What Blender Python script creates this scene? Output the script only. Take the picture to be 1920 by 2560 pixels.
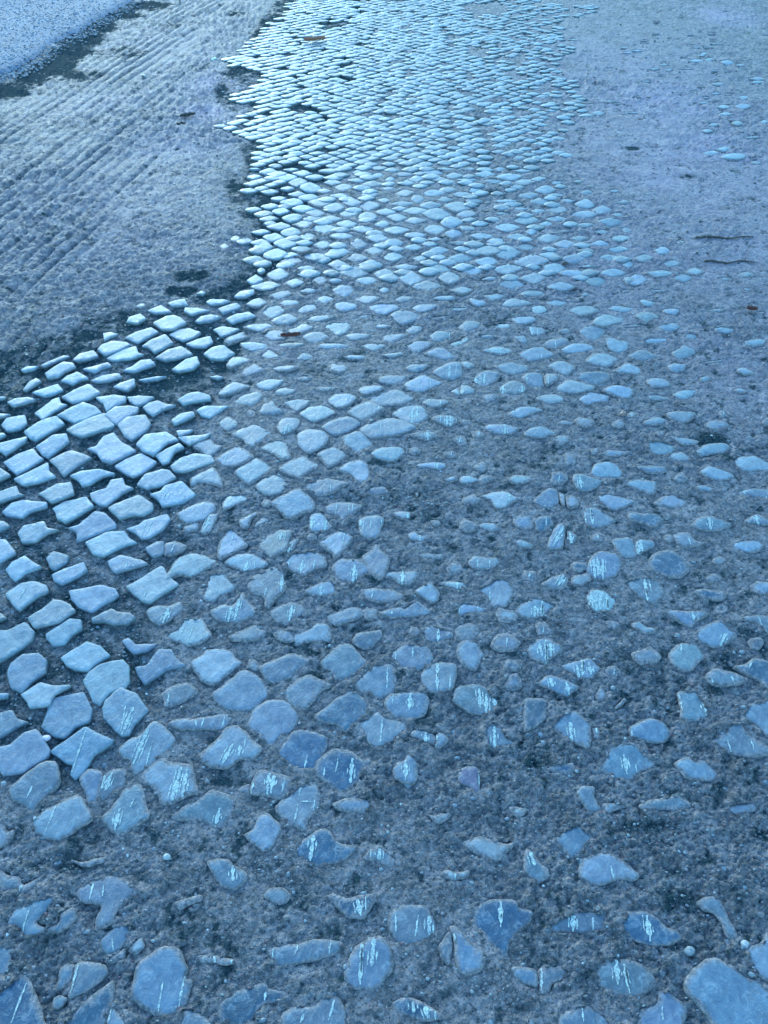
import bpy, math, random
import numpy as np
from mathutils import Vector, Euler
from mathutils.geometry import delaunay_2d_cdt

rnd = random.Random(7)
nr = np.random.RandomState(11)
SC = bpy.context.scene
for o in list(bpy.data.objects): bpy.data.objects.remove(o)
COL = SC.collection

# ------------------------------------------------------------------ camera
CAM_H = 1.5; PITCH = math.radians(46.8); F = 1862.0
cd = bpy.data.cameras.new("camera"); cam = bpy.data.objects.new("camera", cd); COL.objects.link(cam)
cam.location = (0, 0, CAM_H); cam.rotation_euler = (math.radians(90) - PITCH, 0, 0)
cd.sensor_fit = 'VERTICAL'; cd.sensor_height = 36.0; cd.lens = 36.0 * F / 2560.0
cd.clip_start = 0.02; cd.clip_end = 2000
SC.camera = cam
SC.render.resolution_x = 768; SC.render.resolution_y = 1024

# ------------------------------------------------------------------ sky and sun
SUN_EL = math.radians(16); SUN_AZ = math.radians(-22)        # azimuth measured from +Y towards +X
w = bpy.data.worlds.new("World"); SC.world = w; w.use_nodes = True
wn = w.node_tree; wn.nodes.clear()
sky = wn.nodes.new('ShaderNodeTexSky'); sky.sky_type = 'NISHITA'; sky.sun_disc = False
sky.sun_elevation = SUN_EL; sky.sun_rotation = SUN_AZ
sky.air_density = 1.6; sky.dust_density = 0.4; sky.ozone_density = 5.0
bg = wn.nodes.new('ShaderNodeBackground'); bg.inputs['Strength'].default_value = 0.15
wo = wn.nodes.new('ShaderNodeOutputWorld')
tint = wn.nodes.new('ShaderNodeMix'); tint.data_type = 'RGBA'; tint.blend_type = 'MULTIPLY'; tint.inputs[0].default_value = 1.0
tint.inputs[7].default_value = (0.665, 0.985, 1.075, 1)
wn.links.new(sky.outputs[0], tint.inputs[6]); wn.links.new(tint.outputs[2], bg.inputs[0]); wn.links.new(bg.outputs[0], wo.inputs[0])
sd = bpy.data.lights.new("sun", 'SUN'); sd.energy = 0.5; sd.angle = math.radians(28); sd.color = (0.74, 0.93, 1.0)
sun = bpy.data.objects.new("sun", sd); COL.objects.link(sun)
sun.rotation_euler = (math.radians(90) - SUN_EL, 0, math.pi - SUN_AZ)
SC.view_settings.view_transform = 'Standard'; SC.view_settings.look = 'None'
SC.view_settings.gamma = 1.0
SC.view_settings.exposure = 2.46

# ------------------------------------------------------------------ geometry helpers
cP, sP = math.cos(PITCH), math.sin(PITCH)
def px2g(u, v, z=0.0):
    """point of the ground plane seen at photo pixel (u, v)"""
    a = (u - 960) / F; b = -(v - 1280) / F
    d = (a, cP + b * sP, -sP + b * cP)
    t = (CAM_H - z) / -d[2]
    return (d[0] * t, d[1] * t)
def g2px(x, y, z=0.0):
    dz = z - CAM_H
    dep = y * cP - dz * sP
    up = y * sP + dz * cP
    return 960 + F * x / dep, 1280 - F * up / dep

def vnoise(x, y, seed=0):
    xi = np.floor(x).astype(np.int64); yi = np.floor(y).astype(np.int64)
    xf = x - xi; yf = y - yi
    def h(a, b):
        n = (a * 374761393 + b * 668265263 + seed * 974634777) & 0xFFFFFFFF
        n = ((n ^ (n >> 13)) * 1274126177) & 0xFFFFFFFF
        n = n ^ (n >> 16)
        return (n & 0xFFFFFF) / float(0xFFFFFF)
    sx = xf * xf * (3 - 2 * xf); sy = yf * yf * (3 - 2 * yf)
    a = h(xi, yi); b = h(xi + 1, yi); c = h(xi, yi + 1); d = h(xi + 1, yi + 1)
    return (a + (b - a) * sx) * (1 - sy) + (c + (d - c) * sx) * sy
def fbm(x, y, sc, octv=4, seed=0, gain=0.5):
    v = 0; a = 1; t = 0
    for i in range(octv):
        ang = 0.6 * i + 0.3
        xr = x * math.cos(ang) - y * math.sin(ang); yr = x * math.sin(ang) + y * math.cos(ang)
        v = v + a * vnoise(xr * sc + 13.7 * i, yr * sc + 7.1 * i, seed + i * 17); t += a
        a *= gain; sc *= 2.03
    return v / t - 0.5
def lowh(x, y):
    x = np.asarray(x, dtype=float); y = np.asarray(y, dtype=float)
    return 0.012 * fbm(x, y, 1.3, 2, 5)
def smooth(a, b, x):
    t = np.clip((x - a) / (b - a), 0, 1)
    return t * t * (3 - 2 * t)
def in_poly(x, y, poly):
    c = np.zeros(x.shape, bool); n = len(poly); j = n - 1
    for i in range(n):
        xi, yi = poly[i]; xj, yj = poly[j]
        if yi != yj:
            m = ((yi > y) != (yj > y)) & (x < (xj - xi) * (y - yi) / (yj - yi) + xi)
            c ^= m
        j = i
    return c
def new_obj(name, verts, faces, mats, parent=None, smooth_=True, mat_idx=None, tone=None):
    me = bpy.data.meshes.new(name)
    me.from_pydata(verts, [], faces); me.update()
    for m in mats: me.materials.append(m)
    if smooth_: me.polygons.foreach_set('use_smooth', [True] * len(me.polygons))
    if mat_idx is not None: me.polygons.foreach_set('material_index', mat_idx)
    if tone is not None:
        at = me.color_attributes.new('tone', 'FLOAT_COLOR', 'POINT')
        at.data.foreach_set('color', np.asarray(tone, dtype=np.float32).ravel())
    o = bpy.data.objects.new(name, me); COL.objects.link(o)
    if parent: o.parent = parent
    return o
def tag(o, label=None, cat=None, group=None, kind=None):
    if label: o['label'] = label
    if cat: o['category'] = cat
    if group: o['group'] = group
    if kind: o['kind'] = kind
    return o

# ------------------------------------------------------------------ materials
class MT:
    def __init__(s, name):
        s.m = bpy.data.materials.new(name); s.m.use_nodes = True; s.t = s.m.node_tree; s.t.nodes.clear()
        s.out = s.n('ShaderNodeOutputMaterial'); s.b = s.n('ShaderNodeBsdfPrincipled')
        s.l(s.b.outputs[0], s.out.inputs[0]); s.tc = s.n('ShaderNodeTexCoord')
    def n(s, k): return s.t.nodes.new(k)
    def l(s, a, b): s.t.links.new(a, b)
    def noise(s, sc, det=4, rough=0.6, dist=0.0, vec=None):
        n = s.n('ShaderNodeTexNoise'); n.inputs['Scale'].default_value = sc; n.inputs['Detail'].default_value = det
        n.inputs['Roughness'].default_value = rough; n.inputs['Distortion'].default_value = dist
        s.l(vec or s.tc.outputs['Object'], n.inputs['Vector']); return n.outputs['Fac']
    def voro(s, sc, feat='F1'):
        n = s.n('ShaderNodeTexVoronoi'); n.feature = feat; n.inputs['Scale'].default_value = sc
        s.l(s.tc.outputs['Object'], n.inputs['Vector']); return n.outputs['Distance']
    def ramp(s, f, stops):
        r = s.n('ShaderNodeValToRGB'); e = r.color_ramp.elements
        while len(e) < len(stops): e.new(0.5)
        for i, (p, c) in enumerate(stops):
            e[i].position = p; e[i].color = (c[0], c[1], c[2], 1) if isinstance(c, tuple) else (c, c, c, 1)
        s.l(f, r.inputs[0]); return r.outputs[0]
    def mix(s, f, a, b, mode='MIX'):
        n = s.n('ShaderNodeMix'); n.data_type = 'RGBA'; n.blend_type = mode
        if isinstance(f, float): n.inputs[0].default_value = f
        else: s.l(f, n.inputs[0])
        for v, i in ((a, 6), (b, 7)):
            if isinstance(v, tuple): n.inputs[i].default_value = (*v, 1)
            else: s.l(v, n.inputs[i])
        return n.outputs[2]
    def math(s, op, a, b=None, c=None):
        n = s.n('ShaderNodeMath'); n.operation = op
        for i, v in enumerate((a, b, c)):
            if v is None: continue
            if isinstance(v, (int, float)): n.inputs[i].default_value = v
            else: s.l(v, n.inputs[i])
        return n.outputs[0]
    def bump(s, h, strength, dist, prev=None):
        n = s.n('ShaderNodeBump'); n.inputs['Strength'].default_value = strength; n.inputs['Distance'].default_value = dist
        s.l(h, n.inputs['Height'])
        if prev is not None: s.l(prev, n.inputs['Normal'])
        return n.outputs[0]
    def attr(s, name):
        n = s.n('ShaderNodeAttribute'); n.attribute_name = name; return n

DIRT_A = (0.170, 0.140, 0.140); DIRT_B = (0.330, 0.275, 0.275); DAMP = (0.012, 0.028, 0.040)
def mat_ground():
    M = MT('packed dirt'); at = M.attr('tone')
    sep = M.n('ShaderNodeSeparateColor'); M.l(at.outputs['Color'], sep.inputs[0])
    damp, pale, streak = sep.outputs[0], sep.outputs[1], sep.outputs[2]
    n1 = M.noise(9, 5, 0.62, 0.3); n2 = M.noise(48, 6, 0.74, 0.4); n3 = M.noise(300, 3, 0.7); n4 = M.noise(20, 6, 0.7, 1.0); n5 = M.noise(130, 4, 0.7, 0.3)
    c = M.mix(M.ramp(n1, [(0.30, 0.0), (0.70, 1.0)]), DIRT_A, DIRT_B)
    c = M.mix(M.ramp(n4, [(0.36, 0.85), (0.56, 0.0)]), c, M.mix(0.75, c, DAMP))
    c = M.mix(M.ramp(n2, [(0.38, 1.0), (0.55, 0.0)]), c, M.mix(0.6, c, DAMP))
    n6 = M.noise(27, 4, 0.8, 1.6)
    c = M.mix(M.ramp(n5, [(0.34, 0.95), (0.45, 0.0)]), c, DAMP)
    c = M.mix(M.ramp(n5, [(0.55, 0.0), (0.72, 0.75)]), c, (0.36, 0.33, 0.34))
    c = M.mix(M.ramp(n3, [(0.60, 0.0), (0.74, 0.9)]), c, (0.42, 0.42, 0.42))
    c = M.mix(M.ramp(n3, [(0.30, 0.85), (0.42, 0.0)]), c, DAMP)
    c = M.mix(pale, c, M.mix(0.55, c, (0.50, 0.35, 0.45)))  # pale dirt; far sky sheen is mixed into this colour as well
    c = M.mix(M.ramp(n6, [(0.31, 0.95), (0.40, 0.0)]), c, DAMP)
    # damp moss patches; the shade of open joints is coloured in here too
    dn = M.math('ADD', M.math('MULTIPLY', damp, 1.15), M.math('MULTIPLY', M.math('SUBTRACT', M.noise(30, 6, 0.78), 0.5), 2.4))
    df = M.ramp(dn, [(0.22, 0.0), (0.70, 0.97)])
    c = M.mix(df, c, M.mix(M.ramp(n5, [(0.35, 0.0), (0.65, 1.0)]), DAMP, (0.045, 0.072, 0.070)))
    M.l(c, M.b.inputs['Base Color'])
    r = M.ramp(M.noise(70, 3), [(0.3, 0.50), (0.7, 0.78)]); M.l(M.math('MAXIMUM', r, df), M.b.inputs['Roughness'])
    M.l(M.math('SUBTRACT', 0.34, M.math('MULTIPLY', df, 0.32)), M.b.inputs['Specular IOR Level'])
    b = M.bump(n2, 1.0, 0.010); b = M.bump(n5, 1.0, 0.006, b); b = M.bump(n3, 1.0, 0.0025, b)
    b = M.bump(M.ramp(M.voro(190), [(0.0, 1.0), (0.45, 0.0)]), 0.5, 0.0018, b)
    M.l(b, M.b.inputs['Normal']); return M.m
def mat_stone():
    M = MT('worn basalt'); at = M.attr('tone'); col = at.outputs['Color']; edge = at.outputs['Alpha']
    n1 = M.noise(24, 5, 0.68, 0.6); n2 = M.noise(120, 5, 0.75, 0.3); n3 = M.noise(520, 2, 0.6); n4 = M.noise(60, 6, 0.78, 0.8)
    c = M.mix(M.ramp(n1, [(0.30, 0.0), (0.70, 1.0)]), M.mix(1.0, col, (0.58, 0.64, 0.70), 'MULTIPLY'), M.mix(1.0, col, (1.40, 1.34, 1.28), 'MULTIPLY'))
    c = M.mix(M.ramp(n4, [(0.52, 0.0), (0.68, 0.60)]), c, (0.27, 0.30, 0.32))
    c = M.mix(M.ramp(n4, [(0.32, 0.6), (0.44, 0.0)]), c, M.mix(1.0, col, (0.35, 0.42, 0.5), 'MULTIPLY'))
    c = M.mix(M.ramp(n2, [(0.62, 0.0), (0.76, 0.6)]), c, (0.36, 0.40, 0.40))
    c = M.mix(M.ramp(n3, [(0.26, 0.8), (0.38, 0.0)]), c, (0.03, 0.04, 0.05))
    # mud smeared over the rims, darkened to stand in for thin edge shadows
    mud = M.math('ADD', edge, M.math('MULTIPLY', M.math('SUBTRACT', M.noise(80, 5, 0.75), 0.5), 1.5))
    mf = M.ramp(mud, [(0.50, 0.0), (0.80, 1.0)])
    fm = M.noise(42, 6, 0.8, 1.2)
    mf = M.math('MAXIMUM', mf, M.math('MULTIPLY', M.ramp(fm, [(0.55, 0.0), (0.68, 0.75)]), M.math('MINIMUM', M.math('ADD', M.math('MULTIPLY', edge, 3.0), 0.25), 1.0)))
    c = M.mix(mf, c, M.mix(M.ramp(n2, [(0.40, 0.0), (0.65, 1.0)]), M.mix(0.7, DIRT_A, DAMP), M.mix(0.55, DIRT_A, DIRT_B)))
    M.l(c, M.b.inputs['Base Color'])
    r = M.ramp(n4, [(0.3, 0.36), (0.72, 0.62)]); M.l(M.math('MAXIMUM', r, M.math('MULTIPLY', mf, 0.75)), M.b.inputs['Roughness'])
    M.b.inputs['Specular IOR Level'].default_value = 0.55
    b = M.bump(n1, 0.6, 0.006); b = M.bump(n4, 0.7, 0.003, b); b = M.bump(n2, 0.5, 0.0015, b); b = M.bump(n3, 0.4, 0.0005, b)
    M.l(b, M.b.inputs['Normal']); return M.m
def mat_scrape():
    M = MT('chalky scrape'); n = M.noise(260, 4, 0.7, 0.5)
    M.l(M.mix(M.ramp(n, [(0.40, 0.0), (0.62, 1.0)]), (0.16, 0.19, 0.20), (0.50, 0.54, 0.48)), M.b.inputs['Base Color'])
    M.b.inputs['Roughness'].default_value = 0.8; M.b.inputs['Specular IOR Level'].default_value = 0.25
    M.l(M.bump(n, 0.8, 0.001), M.b.inputs['Normal']); return M.m
def mat_simple(name, a, b_, sc, rough, bumpd=0.0008, spec=0.5):
    M = MT(name); n = M.noise(sc, 4, 0.65)
    M.l(M.mix(M.ramp(n, [(0.3, 0.0), (0.7, 1.0)]), a, b_), M.b.inputs['Base Color'])
    M.b.inputs['Roughness'].default_value = rough; M.b.inputs['Specular IOR Level'].default_value = spec
    M.l(M.bump(n, 0.6, bumpd), M.b.inputs['Normal']); return M.m
def mat_tone(name, rough):
    M = MT(name); at = M.attr('tone'); n = M.noise(300, 3, 0.6)
    M.l(M.mix(n, at.outputs['Color'], M.mix(1.0, at.outputs['Color'], (0.6, 0.62, 0.65), 'MULTIPLY')), M.b.inputs['Base Color'])
    M.b.inputs['Roughness'].default_value = rough
    M.l(M.bump(n, 0.5, 0.001), M.b.inputs['Normal']); return M.m
def mat_road():
    M = MT('coarse asphalt'); n1 = M.noise(6, 4); n2 = M.noise(90, 4, 0.75); v = M.voro(120)
    c = M.mix(M.ramp(n1, [(0.3, 0.0), (0.7, 1.0)]), (0.085, 0.125, 0.185), (0.13, 0.18, 0.25))
    c = M.mix(M.ramp(n2, [(0.40, 0.9), (0.52, 0.0)]), c, (0.02, 0.03, 0.04))
    c = M.mix(M.ramp(M.noise(35, 4, 0.8), [(0.34, 0.9), (0.44, 0.0)]), c, (0.02, 0.03, 0.04))
    M.l(c, M.b.inputs['Base Color']); M.b.inputs['Roughness'].default_value = 0.75
    M.b.inputs['Specular IOR Level'].default_value = 0.2
    M.l(M.bump(n2, 0.35, 0.003, M.bump(v, 0.3, 0.002)), M.b.inputs['Normal']); return M.m
MG, MS = mat_ground(), mat_stone()
MSCR = mat_scrape()
MCRK = mat_simple('crack', (0.02, 0.03, 0.035), (0.05, 0.06, 0.06), 400, 0.8)
MPEB = mat_tone('grit', 0.55)
MROAD = mat_road()
MLEAF = mat_simple('dry leaf', (0.06, 0.018, 0.018), (0.15, 0.05, 0.04), 120, 0.5)
MLEAFP = mat_simple('pale leaf', (0.16, 0.05, 0.03), (0.40, 0.20, 0.13), 60, 0.5)
MTWIG = mat_simple('dark twig', (0.02, 0.016, 0.015), (0.07, 0.055, 0.045), 150, 0.7)

TONES = {'L': (0.168, 0.214, 0.250), 'M': (0.108, 0.150, 0.190), 'D': (0.020, 0.070, 0.120),
         'W': (0.27, 0.31, 0.30), 'P': (0.15, 0.12, 0.18)}

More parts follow.
